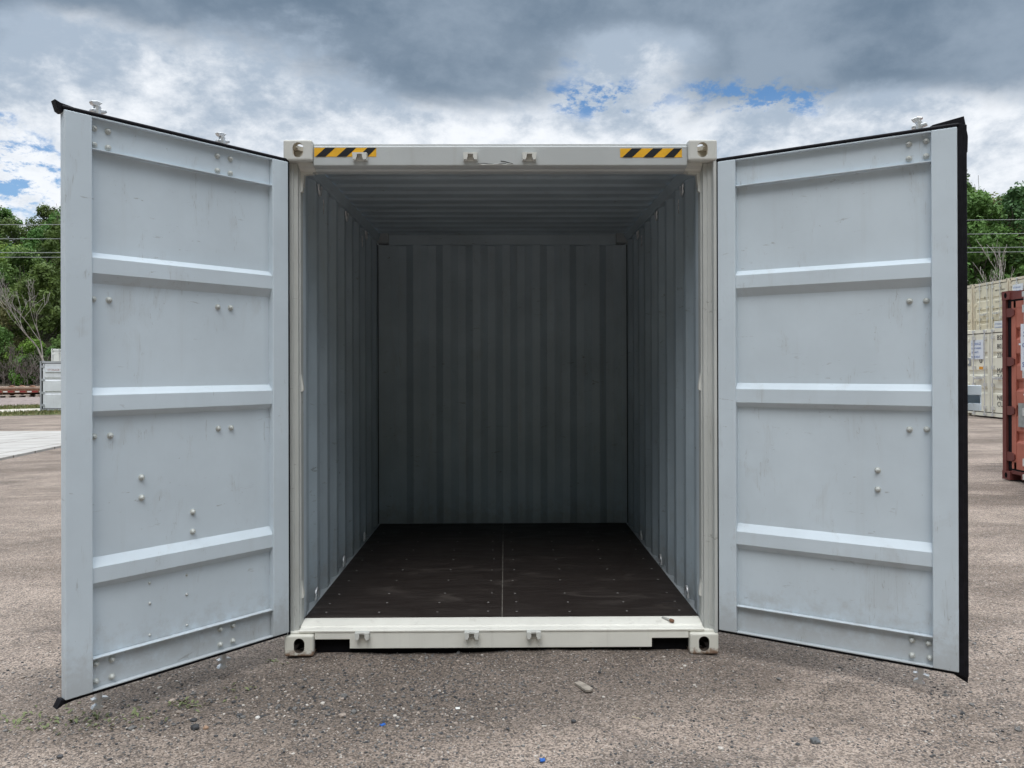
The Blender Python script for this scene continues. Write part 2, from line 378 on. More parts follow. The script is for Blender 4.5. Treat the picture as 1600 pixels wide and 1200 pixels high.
# loose stones lying on the packed gravel near the camera
def stones():
    mats = [plain('stone_grey', (0.16, 0.155, 0.15), 0.9, 0, 0.3, 30), plain('stone_dark', (0.065, 0.066, 0.07), 0.9, 0, 0.3, 30),
            plain('stone_tan', (0.33, 0.275, 0.235), 0.9, 0, 0.25, 30), plain('stone_pale', (0.50, 0.46, 0.42), 0.9, 0, 0.2, 30)]
    base = []
    for k in range(8):
        bm = bmesh.new(); bmesh.ops.create_icosphere(bm, subdivisions=1, radius=1)
        for v in bm.verts:
            v.co *= random.uniform(0.72, 1.15); v.co.z *= 0.62
        base.append(([v.co.copy() for v in bm.verts], [tuple(v.index for v in f.verts) for f in bm.faces])); bm.free()
    mb = MB(); rnd = random.Random(3)
    n = 0
    while n < 12000:
        y = -2.6+3.0*rnd.random()**1.0; x = rnd.uniform(-3.2, 3.4)
        dens = 0.35+1.3*mnoise.noise(Vector((x*1.1, y*1.6, 8)))
        near = math.exp(-((x+0.95)/1.0)**2-((y+0.55)/0.40)**2)
        if rnd.random() > dens+0.9*near: continue
        n += 1
        r = rnd.choice((0.0035, 0.004, 0.005, 0.0065))*rnd.uniform(0.8, 1.25)*(1+0.35*min(1, near))
        if rnd.random() < 0.035: r *= 2.0
        vs, fs = base[rnd.randrange(8)]
        a = rnd.random()*6.283; ca, sa = math.cos(a)*r, math.sin(a)*r; sx = rnd.uniform(0.8, 1.35)
        z = zt(x, y)+fine(x, y)+r*0.25
        mi = rnd.choices((0, 1, 2, 3), (0.38, 0.24+0.3*near, 0.28, 0.06))[0]
        mb.raw([(x+ca*v.x*sx-sa*v.y, y+sa*v.x*sx+ca*v.y, z+v.z*r) for v in vs], fs, mi)
    o = mb.build('loose_gravel', mats, recalc=False); tag(o, 'loose grey and tan pebbles scattered over the packed gravel yard', 'gravel', kind='stuff')
stones()
def gz(x, y): return zt(x, y)+fine(x, y)

# ------------------------------------------------------------------ corner casting with real holes
def casting_mesh(name, mat_out, mat_in, sx, top):
    """front-face origin at the outer front edge; occupies x 0..0.162*sx, y 0..0.178, z 0..0.118"""
    def tmp(mb):
        me = mb.mesh('tmp', [mat_out, mat_in], 'weld'); o = bpy.data.objects.new('tmp', me); COL.objects.link(o); return o
    a = MB(); a.box(0, 0.162*sx, 0, 0.178, 0, 0.118); A = tmp(a)
    bv = A.modifiers.new('b', 'BEVEL'); bv.width = 0.011; bv.segments = 3
    cut = MB(); cut.box(0.024*sx, 0.138*sx, 0.026, 0.150, 0.024, 0.094, 1)
    B = tmp(cut)
    n = 20
    def oval(w, h, cx, cz):
        r = w/2; pts = []
        for k in range(n):
            q = 2*math.pi*k/n; pts.append((cx+r*math.cos(q), cz+r*math.sin(q)+(h/2-r)*(1 if math.sin(q) >= 0 else -1)))
        return pts
    c1 = MB(); c1.prism(oval(0.060, 0.084, 0.0835*sx, 0.060), -0.03, 0.10, lambda p, t: (p[0], t, p[1]), 1)
    c2 = MB(); c2.prism(oval(0.060, 0.084, 0.0935, 0.060), -0.03, 0.10, lambda p, t: (t*sx, p[0], p[1]), 1)
    zz = (0.05, 0.15) if top else (-0.03, 0.06)
    c3 = MB(); c3.prism([(0.0835*sx+(q[0])*1.0, 0.0935+q[1]) for q in oval(0.062, 0.11, 0, 0)], zz[0], zz[1], lambda p, t: (p[0], p[1], t), 1)
    cs = [B]+[tmp(c) for c in (c1, c2, c3)]
    for c in cs:
        m = A.modifiers.new('x', 'BOOLEAN'); m.operation = 'DIFFERENCE'; m.object = c; m.solver = 'EXACT'
    dg = bpy.context.evaluated_depsgraph_get()
    me = bpy.data.meshes.new_from_object(A.evaluated_get(dg)); me.name = name
    for o in [A]+cs: bpy.data.objects.remove(o)
    return me

# ------------------------------------------------------------------ the open container
M['post'] = paint('grey_white_post_paint', (0.50, 0.515, 0.50), 0.5, rust=0.06, grime_amt=0.6, streak=0.8, wear=0.04)
def cast_low():
    m = paint('casting_paint_rusting_at_the_foot', (0.70, 0.69, 0.62), 0.55, rust=0.30, grime_amt=0.6)
    nt = m.node_tree; b = nt.nodes['Principled BSDF']; old = b.inputs['Base Color'].links[0].from_socket
    t = nt.nodes.new('ShaderNodeTexCoord'); v = t.outputs['Object']; sz = nt.nodes.new('ShaderNodeSeparateXYZ'); nt.links.new(v, sz.inputs[0])
    n = noise_n(nt, v, 24, 6, 0.7)
    h = math_n(nt, 'ADD', sz.outputs[2], math_n(nt, 'MULTIPLY', math_n(nt, 'SUBTRACT', n, 0.5), 0.16))
    nt.links.new(mix_n(nt, smooth_n(nt, h, 0.0, 0.045, 0.9, 0.0), old, (0.20, 0.10, 0.05)), b.inputs['Base Color'])
    return m
M['cast_low'] = cast_low()
M['rust_shade'] = plain('shaded_rusty_inside', (0.06, 0.045, 0.035), 0.9, 0, 0.5, 18)  # rusty inside, darkened to paint the shade of the closed bottom castings
M['cast_in'] = paint('casting_inside', (0.52, 0.48, 0.40), 0.7, rust=0.62, grime_amt=0.5)
box = empty('shipping_container', (0, 0, 0))
tag(box, 'open cream white ten foot shipping container with both doors swung wide', 'shipping container')
HW, LEN, HT = 1.219, 2.991, 2.896
for top in (0, 1):
    for sx in (1, -1):
        me = casting_mesh('corner_casting', M['white'] if top else M['cast_low'], M['cast_in'] if top else M['rust_shade'], sx, top)
        backcast = casting_mesh('corner_casting', M['wall'], M['wall'], sx, top)
        for back in (0, 1):
            o = child('corner_casting', me, box, (-HW*sx, 0, HT-0.118 if top else 0))
            if back: o.data = backcast; o.location = (HW*sx, LEN, HT-0.118 if top else 0); o.rotation_euler = (0, 0, math.pi)
# posts
for s in (-1, 1):
    mb = MB()
    poly = [(-1.216, 0.006), (-1.198, 0.006), (-1.198, 0.050), (-1.176, 0.050), (-1.176, 0.060), (-1.152, 0.060), (-1.152, 0.085), (-1.144, 0.085), (-1.144, 0.140), (-1.216, 0.140)]
    mb.prism([(-x*s if s > 0 else x, y) for x, y in poly], 0.1185, 2.7775, lambda p, t: (p[0], p[1], t))
    mb.build('corner_post', M['post'], box, 0.003)
    mb = MB(); mb.box(-1.216*s, -1.150*s, 2.87, 2.985, 0.1185, 2.7775); mb.build('corner_post', M['wall'], box)
# header
mb = MB()
prof = [(0.026, 2.757), (0.026, 2.864), (0.034, 2.867), (0.034, 2.881), (0.15, 2.881), (0.15, 2.737), (0.085, 2.737), (0.075, 2.748), (0.046, 2.750)]
mb.prism(prof, -1.0565, 1.0565, lambda p, t: (t, p[0], p[1]))
M['header'] = paint('grey_white_header_paint', (0.46, 0.485, 0.49), 0.5, grime_amt=0.4)
mb.build('header_rail', M['header'], box, 0.004)
for s in (-1, 1):
    mb = MB()
    mb.prism([(0.046, 2.757), (0.046, 2.7774), (0.15, 2.7774), (0.15, 2.737), (0.085, 2.737), (0.075, 2.748)], 1.057*s, 1.146*s, lambda p, t: (t, p[0], p[1]))
    # gusset plates in the upper corners of the opening
    mb.prism([(1.1435*s, 2.7365), (1.1435*s, 2.655), (1.131*s, 2.655), (1.125*s, 2.722), (1.075*s, 2.727), (1.075*s, 2.7365)], 0.09, 0.13, lambda p, t: (p[0], t, p[1]))
    mb.build('header_gusset', M['white'], box)
# crooked weld scar on the header's lower edge
mb = MB()
pts = [(-0.12+0.016*i, 0.0225+0.004*random.random(), 2.762+0.004*random.uniform(-1, 1)) for i in range(13)]
mb.tube(pts, [0.0015+0.0025*random.random() for _ in pts], 6)
mb.tube([(0.07, 0.025, 2.765), (0.045, 0.025, 2.772), (0.02, 0.025, 2.779), (0.0, 0.025, 2.781)], 0.0016, 6, 1)
mb.tube([(-0.13+0.02*i, 0.0255, 2.766+0.003*math.sin(i)) for i in range(9)], 0.001, 6, 1)
mb.build('weld_scar', [M['white'], M['dark']], box)
# sill: face with two notches, sloped threshold on top
mb = MB()
face = [(-1.0555, 0.086), (-0.858, 0.086), (-0.858, 0.034), (0.847, 0.034), (0.847, 0.084), (1.0555, 0.084), (1.0555, 0.127), (-1.0555, 0.127)]
mb.prism(face, 0.026, 0.034, lambda p, t: (p[0], t, p[1]))
mb.build('sill_rail', M['frame_low'], box, 0.003)
mb = MB()
prof = [(0.022, 0.1275), (0.022, 0.1365), (0.030, 0.1395), (0.064, 0.1420), (0.070, 0.1500), (0.076, 0.1505), (0.130, 0.1620), (0.160, 0.1650), (0.160, 0.120), (0.035, 0.120)]
mb.prism(prof, -1.143, 1.143, lambda p, t: (t, p[0], p[1]))
for s in (-1, 1): mb.box(1.057*s, 1.20*s, 0.03, 0.14, 0.1187, 0.1270)
mb.build('door_sill', M['frame_low'], box, 0.002)
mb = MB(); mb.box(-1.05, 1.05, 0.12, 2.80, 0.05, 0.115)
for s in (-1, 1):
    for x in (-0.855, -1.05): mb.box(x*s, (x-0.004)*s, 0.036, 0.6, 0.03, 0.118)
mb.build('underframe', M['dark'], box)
# floor with its centre joint and screw heads
mb = MB()
mb.box(-1.143, -0.003, 0.161, 2.852, 0.135, 0.169); mb.box(0.003, 1.143, 0.161, 2.852, 0.135, 0.169)
mb.box(-0.003, 0.003, 0.161, 2.852, 0.135, 0.1675, 1)
for r_i, y in enumerate((0.25, 0.43, 0.62, 0.92, 1.2, 1.5, 1.8, 2.1, 2.45)):
    for x in (-1.05, -0.72, -0.38, -0.075, 0.075, 0.40, 0.75, 1.06):
        mb.lathe([(0.0075, 0.1685), (0.0075, 0.1698), (0.003, 0.1702)], (x+random.uniform(-.012, .012), y+random.uniform(-.01, .01), 0), 'z', 8, 2)
M['screw'] = plain('worn_screw', (0.22, 0.21, 0.20), 0.5, 0.3)
M['seam'] = plain('dusty_joint', (0.13, 0.12, 0.105), 0.8, 0, 0.4, 14)
mb.build('floor', [M['floor'], M['seam'], M['screw']], box)
# side walls
def corr(t0, t1, pitch=0.278, depth=0.036, start=0.0):
    a, sl = 0.070/0.278*pitch, 0.068/0.278*pitch
    pts = [(t0, 0.0)]; t = t0+start
    while True:
        for dt, d in ((0, 0), (a, 0), (a+sl, depth), (2*a+sl, depth)):
            q = t+dt
            if q >= t1-0.001: pts.append((t1, pts[-1][1])); return pts
            if q > pts[-1][0]+1e-4: pts.append((q, d))
        t += pitch
        if t >= t1: pts.append((t1, 0)); return pts
for s in (-1, 1):
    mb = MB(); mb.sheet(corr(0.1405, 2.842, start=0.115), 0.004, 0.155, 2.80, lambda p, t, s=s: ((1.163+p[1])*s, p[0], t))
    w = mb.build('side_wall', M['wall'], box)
    # pressed-metal vents and lashing rings belong to the wall
    for y in (0.69, 2.04):
        v = MB()
        for k in range(4):
            v.prism([(0.010*(k % 2), -0.022*k), (0.010*(k % 2)+0.008, -0.022*k-0.004), (0.010*((k+1) % 2)+0.008, -0.022*k-0.026), (0.010*((k+1) % 2), -0.022*k-0.022)], 0, 0.006, lambda p, t, s=s, y=y: ((1.160-t)*s, y+p[0], 2.71+p[1]))
        v.build('vent', M['zinc'], w)
    for y, z in ((0.57, 2.775), (1.40, 2.775), (2.2, 2.775), (0.47, 0.185), (1.28, 0.185), (2.09, 0.185)):
        v = MB(); sg = -1 if z > 1 else 1
        v.tube([(1.150*s, y+0.035*math.cos(q), z+sg*0.065*math.sin(q)) for q in [math.pi*i/8 for i in range(9)]], 0.008, 6)
        v.build('lashing_ring', M['zinc'], w)
    mb = MB(); mb.box(1.1435*s, 1.214*s, 0.1405, 2.868, 0.100, 0.160); mb.build('bottom_rail', M['wall'], box)
    mb = MB(); mb.prism([(1.214*s, 2.795), (1.214*s, 2.862), (1.150*s, 2.862), (1.128*s, 2.853), (1.150*s, 2.800), (1.158*s, 2.795)], 0.1505, 2.8125, lambda p, t: (p[0], t, p[1]))
    mb.build('top_rail', M['wall'], box)
    mb = MB(); mb.box(1.206*s, 1.212*s, 0.1405, 2.868, 0.1605, 2.7945)
    # grey lining strip behind the post with its small drip catches
    mb = MB(); mb.box(1.146*s, 1.162*s, 0.142, 0.205, 0.171, 2.735); mb.build('lining_strip', M['inner'], box)
    for z in (0.30, 1.48, 2.62):
        mb = MB(); mb.prism([(0, 0), (0.012, 0.006), (0.012, 0.028), (0, 0.10)], 0.088, 0.115, lambda p, t, s=s, z=z: ((1.1438-p[0])*s, t, z+p[1]))
        mb.build('catch', M['white'], box)
# roof and end wall
def roofprof():
    pts = [(0.1505, 0)]; t = 0.20
    while t < 2.72:
        pts += [(t, 0), (t+0.035, 0.012), (t+0.100, 0.012), (t+0.135, 0)]; t += 0.209
    return pts+[(2.86, 0)]
mb = MB(); mb.sheet(roofprof(), 0.003, -1.149, 1.149, lambda p, t: (t, p[0], 2.857+p[1])); mb.build('roof', M['wall'], box)
mb = MB()
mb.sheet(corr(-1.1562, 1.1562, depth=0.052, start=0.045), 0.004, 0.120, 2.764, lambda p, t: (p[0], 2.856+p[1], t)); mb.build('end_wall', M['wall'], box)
mb = MB(); mb.box(-1.0565, 1.0565, 2.842, 2.96, 2.765, 2.856); mb.build('end_rail', M['wall'], box)
mb = MB(); mb.box(-1.0565, 1.0565, 2.90, 2.96, 0.04, 0.118); mb.build('end_rail', M['wall'], box)
mb = MB(); mb.box(-1.2, 1.2, 2.984, 2.988, 0.12, 2.775); mb.build('end_skin', M['white'], box)

mb = MB(); mb.box(-1.05, 1.05, 0.062, 0.072, -0.01, 0.1175); mb.build('gap_shade_plate', M['dark'], box)  # black plate added as painted shade under the sill and in its notches
for s in (-1, 1):
    mb = MB(); mb.box(1.1568*s, 1.206*s, 2.8435, 2.8545, 0.17, 2.763); mb.build('gap_shade_strip', M['rubber'], box)  # black strip stands in for the shaded gap beside the end wall
# cam keepers on header and sill
def keeper(up):
    mb = MB()
    mb.box(-0.044, 0.044, -0.004, 0.004, -0.026, 0.026)
    for s in (-1, 1):
        mb.prism([(0.044*s, 0.022), (0.016*s, 0.022), (0.016*s, -0.006), (0.024*s, -0.026), (0.040*s, -0.024)], -0.034, -0.003, lambda p, t: (p[0], t, p[1]*up))
    mb.box(-0.044, 0.044, -0.030, -0.0035, 0.014*up if up > 0 else -0.024, 0.024 if up > 0 else -0.014)
    mb.v = [(x*0.92, y, z*0.82) for x, y, z in mb.v]
    return mb.mesh('cam_keeper', M['white'])
kup, kdn = keeper(1), keeper(1)
for x in (-0.790, -0.170, 0.161): child('cam_keeper', kup, box, (x, 0.0218, 2.802))
for x in (-0.783, -0.170, 0.178): child('cam_keeper', kdn, box, (x, 0.0218, 0.115))
# warning stickers
def sticker(x0, x1, z0, z1, off):
    mb = MB(); y0, y1 = 0.0245, 0.0256
    mb.box(x0, x1, y0, y1, z0, z1)
    w = x1-x0; h = z1-z0
    for k in range(3):
        a = x0+off+k*0.1185; 
        P = [(a, z0), (a+0.055, z0), (a+0.110, z1), (a+0.055, z1)]
        mb.prism([(min(max(px, x0), x1), pz) for px, pz in P], y0-0.0012, y0-0.0002, lambda p, t: (p[0], t, p[1]), 1)
    return mb.build('warning_sticker', [M['yellow'], M['black']], box)
sticker(-1.0505, -0.701, 2.806, 2.856, 0.008)
sticker(0.675, 1.025, 2.801, 2.852, 0.012)

# ------------------------------------------------------------------ the two door leaves
def bolt_mesh(small=False):
    r = 0.0075 if small else 0.0125
    mb = MB()
    if small: mb.lathe([(r, 0), (r*0.8, 0.004), (r*0.3, 0.006)], (0, 0, 0), 'y', 8)
    else:
        mb.lathe([(r*1.25, 0), (r*1.2, 0.003)], (0, 0, 0), 'y', 12)
        mb.lathe([(r, 0.0031), (r*0.95, 0.008), (r*0.62, 0.0125), (r*0.5, 0.0128)], (0, 0, 0), 'y', 10)
        mb.lathe([(r*0.5, 0.0125), (r*0.45, 0.019)], (0, 0, 0), 'y', 8)
    return mb.mesh('bolt', M['bolt'])
BOLT, RIVET = bolt_mesh(), bolt_mesh(True)
Z0, Z1 = 0.137, 2.770
def make_door(name, s, hinge, free, bolts, rivets, rods, wide_lip, handles):
    h, f = Vector(hinge), Vector(free); L = (f-h).length; U = (f-h)/L
    ang = math.atan2(U.y*s, U.x*s)
    d = empty(name, (h.x, h.y, 0), ang, box)
    hf = 0.098; ff = L-(1.034 if s > 0 else 1.056)          # widths of the hinge-side and free-side stiles
    ub = L-ff
    X = lambda u: u*s
    for a, b in ((0.0, hf), (ub, L)):
        mb = MB(); mb.box(X(a), X(b), -0.050, 0, Z0, Z1); mb.build('door_stile', M['inner'], d, 0.004)
    # pressed panel with three raised ribs (profile in z, depth in -y)
    v0, v1 = 0.042, 0.010
    prof = [(0.281, v0), (0.598, v0), (0.630, v1), (0.700, v1), (0.742, v0), (1.392, v0), (1.418, v1), (1.492, v1), (1.525, v0), (2.008, v0), (2.053, v1), (2.124, v1), (2.150, v0), (2.626, v0)]
    mb = MB(); mb.sheet(prof, 0.004, X(hf-0.002), X(ub+0.002), lambda p, t: (t, -p[1], p[0]))
    mb.build('door_panel', M['inner'], d, 0.003)
    # end plates closing the ribs
    for a, b, c, e in ((0.598, 0.630, 0.700, 0.742), (1.392, 1.418, 1.492, 1.525), (2.008, 2.053, 2.124, 2.150)):
        for uu in (hf+0.001, ub-0.001):
            mb = MB(); mb.prism([(a, v0-0.002), (b, v1-0.0005), (c, v1-0.0005), (e, v0-0.002)], X(uu-0.004), X(uu+0.004), lambda p, t: (t, -p[1], p[0]))
            mb.build('rib_end', M['inner'], d)
    # channel rails at top and bottom: web and two flanges each
    for z_in, z_out in ((2.619, Z1), (0.287, Z0)):
        sg = 1 if z_out > z_in else -1
        mb = MB()
        mb.box(X(hf+0.0005), X(ub-0.0005), -0.039, -0.032, min(z_in+sg*0.004, z_out-sg*0.006), max(z_in+sg*0.004, z_out-sg*0.006))
        mb.box(X(hf+0.0005), X(ub-0.0005), -0.039, -0.006, min(z_in, z_in+sg*0.005), max(z_in, z_in+sg*0.005))
        mb.box(X(hf+0.0005), X(ub-0.0005), -0.046, -0.004, min(z_out, z_out-sg*0.006), max(z_out, z_out-sg*0.006))
        mb.build('door_rail', M['inner'], d, 0.001)
    for u, z in bolts: child('bolt', BOLT, d, (X(u), -0.042 if 0.29 < z < 2.61 else -0.032, z))
    for u, z in rivets: child('rivet', RIVET, d, (X(u), -0.042, z))
    # rubber gasket all round
    mb = MB()
    mb.box(X(-0.011), X(L+0.004), -0.034, -0.012, Z1+0.0005, Z1+0.020)
    mb.tube([(X(-0.010), -0.014, Z1+0.012), (X(L+0.006), -0.014, Z1+0.012)], 0.010, 8)
    mb.box(X(-0.011), X(L+0.004), -0.040, -0.014, Z0-0.016, Z0-0.0005)
    mb.box(X(-0.013), X(-0.0005), -0.036, -0.006, Z0-0.016, Z1+0.0003)
    if wide_lip:
        mb.box(X(L+0.0005), X(L+0.022), -0.040, -0.012, Z0-0.016, Z1+0.018)
        mb.prism([(L+0.020, -0.018), (L+0.039, -0.030), (L+0.040, -0.040), (L+0.020, -0.036)], Z0-0.024, Z1+0.012, lambda p, t: (X(p[0]), p[1], t))
        mb.prism([(L-0.135, Z1+0.019), (L-0.105, Z1+0.036), (L+0.028, Z1+0.056), (L+0.044, Z1-0.04), (L+0.042, Z1-0.11), (L+0.022, Z1-0.15), (L+0.012, Z1+0.0)], -0.075, -0.035, lambda p, t: (X(p[0]), t, p[1]))
        mb.prism([(L-0.04, Z0-0.014), (L+0.012, Z0+0.01), (L+0.040, Z0+0.03), (L+0.036, Z0-0.055)], -0.065, -0.034, lambda p, t: (X(p[0]), t, p[1]))
    else:
        mb.prism([(L-0.05, Z1+0.006), (L-0.05, Z1+0.022), (L+0.010, Z1+0.030), (L+0.034, Z1+0.040), (L+0.020, Z1-0.004), (L+0.006, Z1-0.012)], -0.062, -0.014, lambda p, t: (X(p[0]), t, p[1]))
        mb.prism([(L-0.05, Z0-0.014), (L+0.004, Z0+0.000), (L+0.012, Z0+0.004), (L+0.032, Z0-0.034), (L+0.004, Z0-0.022)], -0.062, -0.014, lambda p, t: (X(p[0]), t, p[1]))
    mb.build('gasket', M['rubber'], d, 0.002)
    # locking rods on the outside, cams showing past the top and the bottom edge
    for u in rods:
        mb = MB(); vy = -0.088
        mb.lathe([(0.017, 0.05), (0.017, 2.845)], (X(u), vy, 0), 'z', 14)
        for z, sg in ((2.812, 1), (0.076, -1)):
            zz = lambda t: z+sg*t
            mb.prism([(-0.040, 0.022), (-0.036, 0.036), (-0.012, 0.032), (-0.006, 0.050), (-0.020, 0.064), (0.004, 0.070), (0.034, 0.062), (0.026, 0.050), (0.010, 0.044), (0.014, 0.030), (0.030, 0.028), (0.034, 0.016), (0.0, 0.012)], vy-0.014, vy+0.014, lambda p, t: (X(u)+p[0], t, zz(p[1]-0.012)))
        for z in (2.70, 1.937, 1.302, 0.21):
            mb.box(X(u-0.052), X(u+0.052), -0.104, -0.0505, z-0.035, z+0.035)
        mb.build('locking_rod', M['zinc'], d, 0.003)
    for u, z in handles:
        mb = MB(); mb.box(X(u-0.02), X(u-0.48), -0.125, -0.110, z-0.018, z+0.010); mb.lathe([(0.021, z-0.03), (0.021, z+0.03)], (X(u), -0.088, 0), 'z', 10)
        mb.build('handle', M['zinc'], d, 0.003)
    for z in (2.62, 1.86, 1.06, 0.33):
        mb = MB(); mb.box(X(0.004), X(0.20), -0.066, -0.0505, z-0.045, z+0.045)
        mb.lathe([(0.015, z-0.05), (0.017, z-0.046), (0.017, z+0.046), (0.015, z+0.05)], (X(-0.010), -0.056, 0), 'z', 12)
        mb.build('hinge', M['white'], d, 0.002)
    if wide_lip:
        # lock box whose open back shows past the free edge
        mb = MB(); a, b, z0, z1 = 1.10, 1.262, 1.398, 1.520
        mb.box(X(a), X(b), -0.160, -0.156, z0, z1)
        mb.box(X(a), X(b), -0.156, -0.092, z1-0.005, z1); mb.box(X(a), X(b), -0.156, -0.092, z0, z0+0.005)
        mb.box(X(b-0.006), X(b), -0.156, -0.092, z0+0.0055, z1-0.0055)
        mb.box(X(a), X(b), -0.0915, -0.087, z1-0.046, z1); mb.box(X(a), X(b), -0.0915, -0.087, z0, z0+0.036)
        mb.build('lock_box', M['inner'], d, 0.0015)
    return d
make_door('door', 1, (-1.19, 0.0), (-1.937, -0.875),
    [(u, z) for z in (2.723, 2.646) for u in (1.014, 0.952, 0.406, 0.333)] + [(u, 1.936) for u in (1.016, 0.945, 0.400, 0.328)] +
    [(u, 1.300) for u in (1.014, 0.941, 0.398, 0.326)] + [(0.796, 1.088), (0.796, 0.990), (0.539, 0.884), (0.539, 0.784)] +
    [(u, z) for z in (0.253, 0.172) for u in (1.011, 0.940, 0.397, 0.325)],
    [(u, z) for u in (0.758, 0.571) for z in (0.569, 0.470, 0.315)], (0.977, 0.348), False, ((0.977, 1.04), (0.348, 0.83)))
make_door('door', -1, (1.219, 0.0), (2.204, -0.625),
    [(0.957, 2.726), (1.033, 2.730), (0.957, 2.653), (1.033, 2.654), (0.957, 1.942), (1.031, 1.939), (0.955, 1.299), (1.031, 1.302),
     (0.809, 1.085), (0.809, 0.987), (0.963, 0.249), (1.036, 0.246), (0.963, 0.172), (1.042, 0.175)], [], (0.997,), True, ((0.997, 1.04),))

# ------------------------------------------------------------------ other containers in the yard
FONT = None
def text_mesh(name, txt, size, mat):
    cu = bpy.data.curves.new(name, 'FONT'); cu.body = txt; cu.size = size; cu.align_x = 'LEFT'; cu.resolution_u = 2; cu.extrude = 0.0006
    o = bpy.data.objects.new(name, cu); COL.objects.link(o)
    dg = bpy.context.evaluated_depsgraph_get(); dg.update()
    me = bpy.data.meshes.new_from_object(o.evaluated_get(dg)); me.name = name; me.materials.clear(); me.materials.append(mat)
    bpy.data.objects.remove(o); return me
M['ink'] = plain('black_lettering', (0.03, 0.03, 0.032), 0.6)
M['ink_blue'] = plain('blue_lettering', (0.04, 0.12, 0.36), 0.6)
M['sign_white'] = plain('white_sign', (0.74, 0.78, 0.84), 0.5, var=0.03)
M['orange'] = plain('orange_sticker', (0.75, 0.33, 0.03), 0.5)
M['plate'] = plain('grey_data_plate', (0.30, 0.31, 0.33), 0.5)
M['steel_grey'] = plain('grey_patch', (0.30, 0.31, 0.30), 0.6)
def yard_box(loc, rotz, label, paintmat, barmat, H=2.591, Ln=6.058, ribs=3, group=None, rods=True, gap=0.02):
    """door end at local y=0 facing -y; origin bottom centre of the door end"""
    t = empty('shipping_container', loc, rotz); tag(t, label, 'shipping container', group)
    W = 1.219
    c = MB()
    for sx in (-1, 1):
        for y0 in (0, Ln-0.178):
            for z0 in (0, H-0.118):
                a = MB(); x0, x1 = sorted((W*sx, (W-0.162)*sx))
                a.box(x0, x1, y0, y0+0.178, z0, z0+0.118)
                fy_ = y0-0.0005 if y0 == 0 else y0+0.1785
                xm = (x0+x1)/2; hz = z0+0.059
                pts = [(xm+0.028*math.cos(q), hz+0.038*math.sin(q)) for q in [2*math.pi*k/12 for k in range(12)]]
                a.prism(pts, fy_-0.001, fy_+0.001, lambda p, q_: (p[0], q_, p[1]), 1)
                sxx = W*sx
                a.prism([(y0+0.089+0.028*math.cos(q), hz+0.038*math.sin(q)) for q in [2*math.pi*k/12 for k in range(12)]], sxx-0.001*sx, sxx+0.0015*sx, lambda p, q_: (q_, p[0], p[1]), 1)
                a.build('corner_casting', [barmat[1], M['dark']], t)
    fr = MB()
    for sx in (-1, 1):
        fr.box((W-0.004)*sx, (W-0.078)*sx, 0.004, 0.12, 0.1185, H-0.1185)
        fr.box((W-0.004)*sx, (W-0.07)*sx, Ln-0.12, Ln-0.004, 0.1185, H-0.1185)
        fr.box((W-0.004)*sx, (W-0.07)*sx, 0.1785, Ln-0.1785, 0.03, 0.16); fr.box((W-0.004)*sx, (W-0.06)*sx, 0.1785, Ln-0.1785, H-0.075, H-0.012)
    fr.box(-W+0.1625, W-0.1625, 0.02, 0.12, H-0.125, H-0.015)
    fr.box(-W+0.1625, W-0.1625, Ln-0.12, Ln-0.02, H-0.125, H-0.015); fr.box(-W+0.1625, W-0.1625, Ln-0.12, Ln-0.02, 0.03, 0.14)
    nt_ = [(-W+0.1625, 0.09), (-0.86, 0.09), (-0.86, 0.035), (0.86, 0.035), (0.86, 0.09), (W-0.1625, 0.09), (W-0.1625, 0.135), (-W+0.1625, 0.135)]
    fr.prism(nt_, 0.02, 0.12, lambda p, q_: (p[0], q_, p[1]))
    fr.build('frame', barmat[1], t)
    for sx in (-1, 1):
        mb = MB(); mb.sheet(corr(0.1205, Ln-0.1205), 0.004, 0.165, H-0.078, lambda p, q_, sx=sx: ((W-0.012-0.040+p[1])*sx, p[0], q_)); mb.build('side_wall', paintmat, t)
    mb = MB(); mb.sheet(corr(-W+0.08, W-0.08), 0.004, 0.145, H-0.13, lambda p, q_: (p[0], Ln-0.075+p[1], q_)); mb.build('end_wall', paintmat, t)
    mb = MB(); mb.box(-W+0.0605, W-0.0605, 0.1205, Ln-0.1205, H-0.035, H-0.020); mb.box(-W+0.08, W-0.08, 0.13, Ln-0.13, 0.10, 0.15); mb.build('roof', paintmat, t)
    mb = MB(); mb.box(-W+0.08, W-0.08, 0.076, 0.10, 0.136, H-0.126)
    for sx in (-1, 1): mb.box((W-0.0785)*sx, (W-0.165)*sx, 0.037, 0.0755, 0.1765, H-0.1665)  # rubber seal brought forward, its black strips paint the shaded door gaps
    mb.box(-W+0.0785, W-0.0785, 0.037, 0.0755, 0.1355, 0.176); mb.box(-W+0.0785, W-0.0785, 0.037, 0.0755, H-0.166, H-0.1255); mb.box(-0.03, 0.03, 0.037, 0.0755, 0.1765, H-0.1665); mb.build('seal_gap_shade', M['rubber'], t)
    for sx in (-1, 1):
        d = empty('door', (sx*(W-0.085), 0.03, 0), 0, t)
        zb, zt_ = 0.160, H-0.150; wd = W-0.085-0.012
        X = lambda u: -sx*u
        mb = MB()
        mb.box(X(gap), X(0.12+gap*0.6), 0, 0.04, zb, zt_); mb.box(X(wd-0.10), X(wd), 0, 0.04, zb, zt_)
        mb.box(X(0.12), X(wd-0.10), 0, 0.04, zb, zb+0.09); mb.box(X(0.12), X(wd-0.10), 0, 0.04, zt_-0.09, zt_)
        pr = [(zb+0.09, 0.004)]; span = (zt_-zb-0.18)/(ribs+1)
        for k in range(1, ribs+1):
            zc_ = zb+0.09+span*k
            pr += [(zc_-0.085, 0.004), (zc_-0.045, 0.036), (zc_+0.045, 0.036), (zc_+0.085, 0.004)]
        pr.append((zt_-0.09, 0.004))
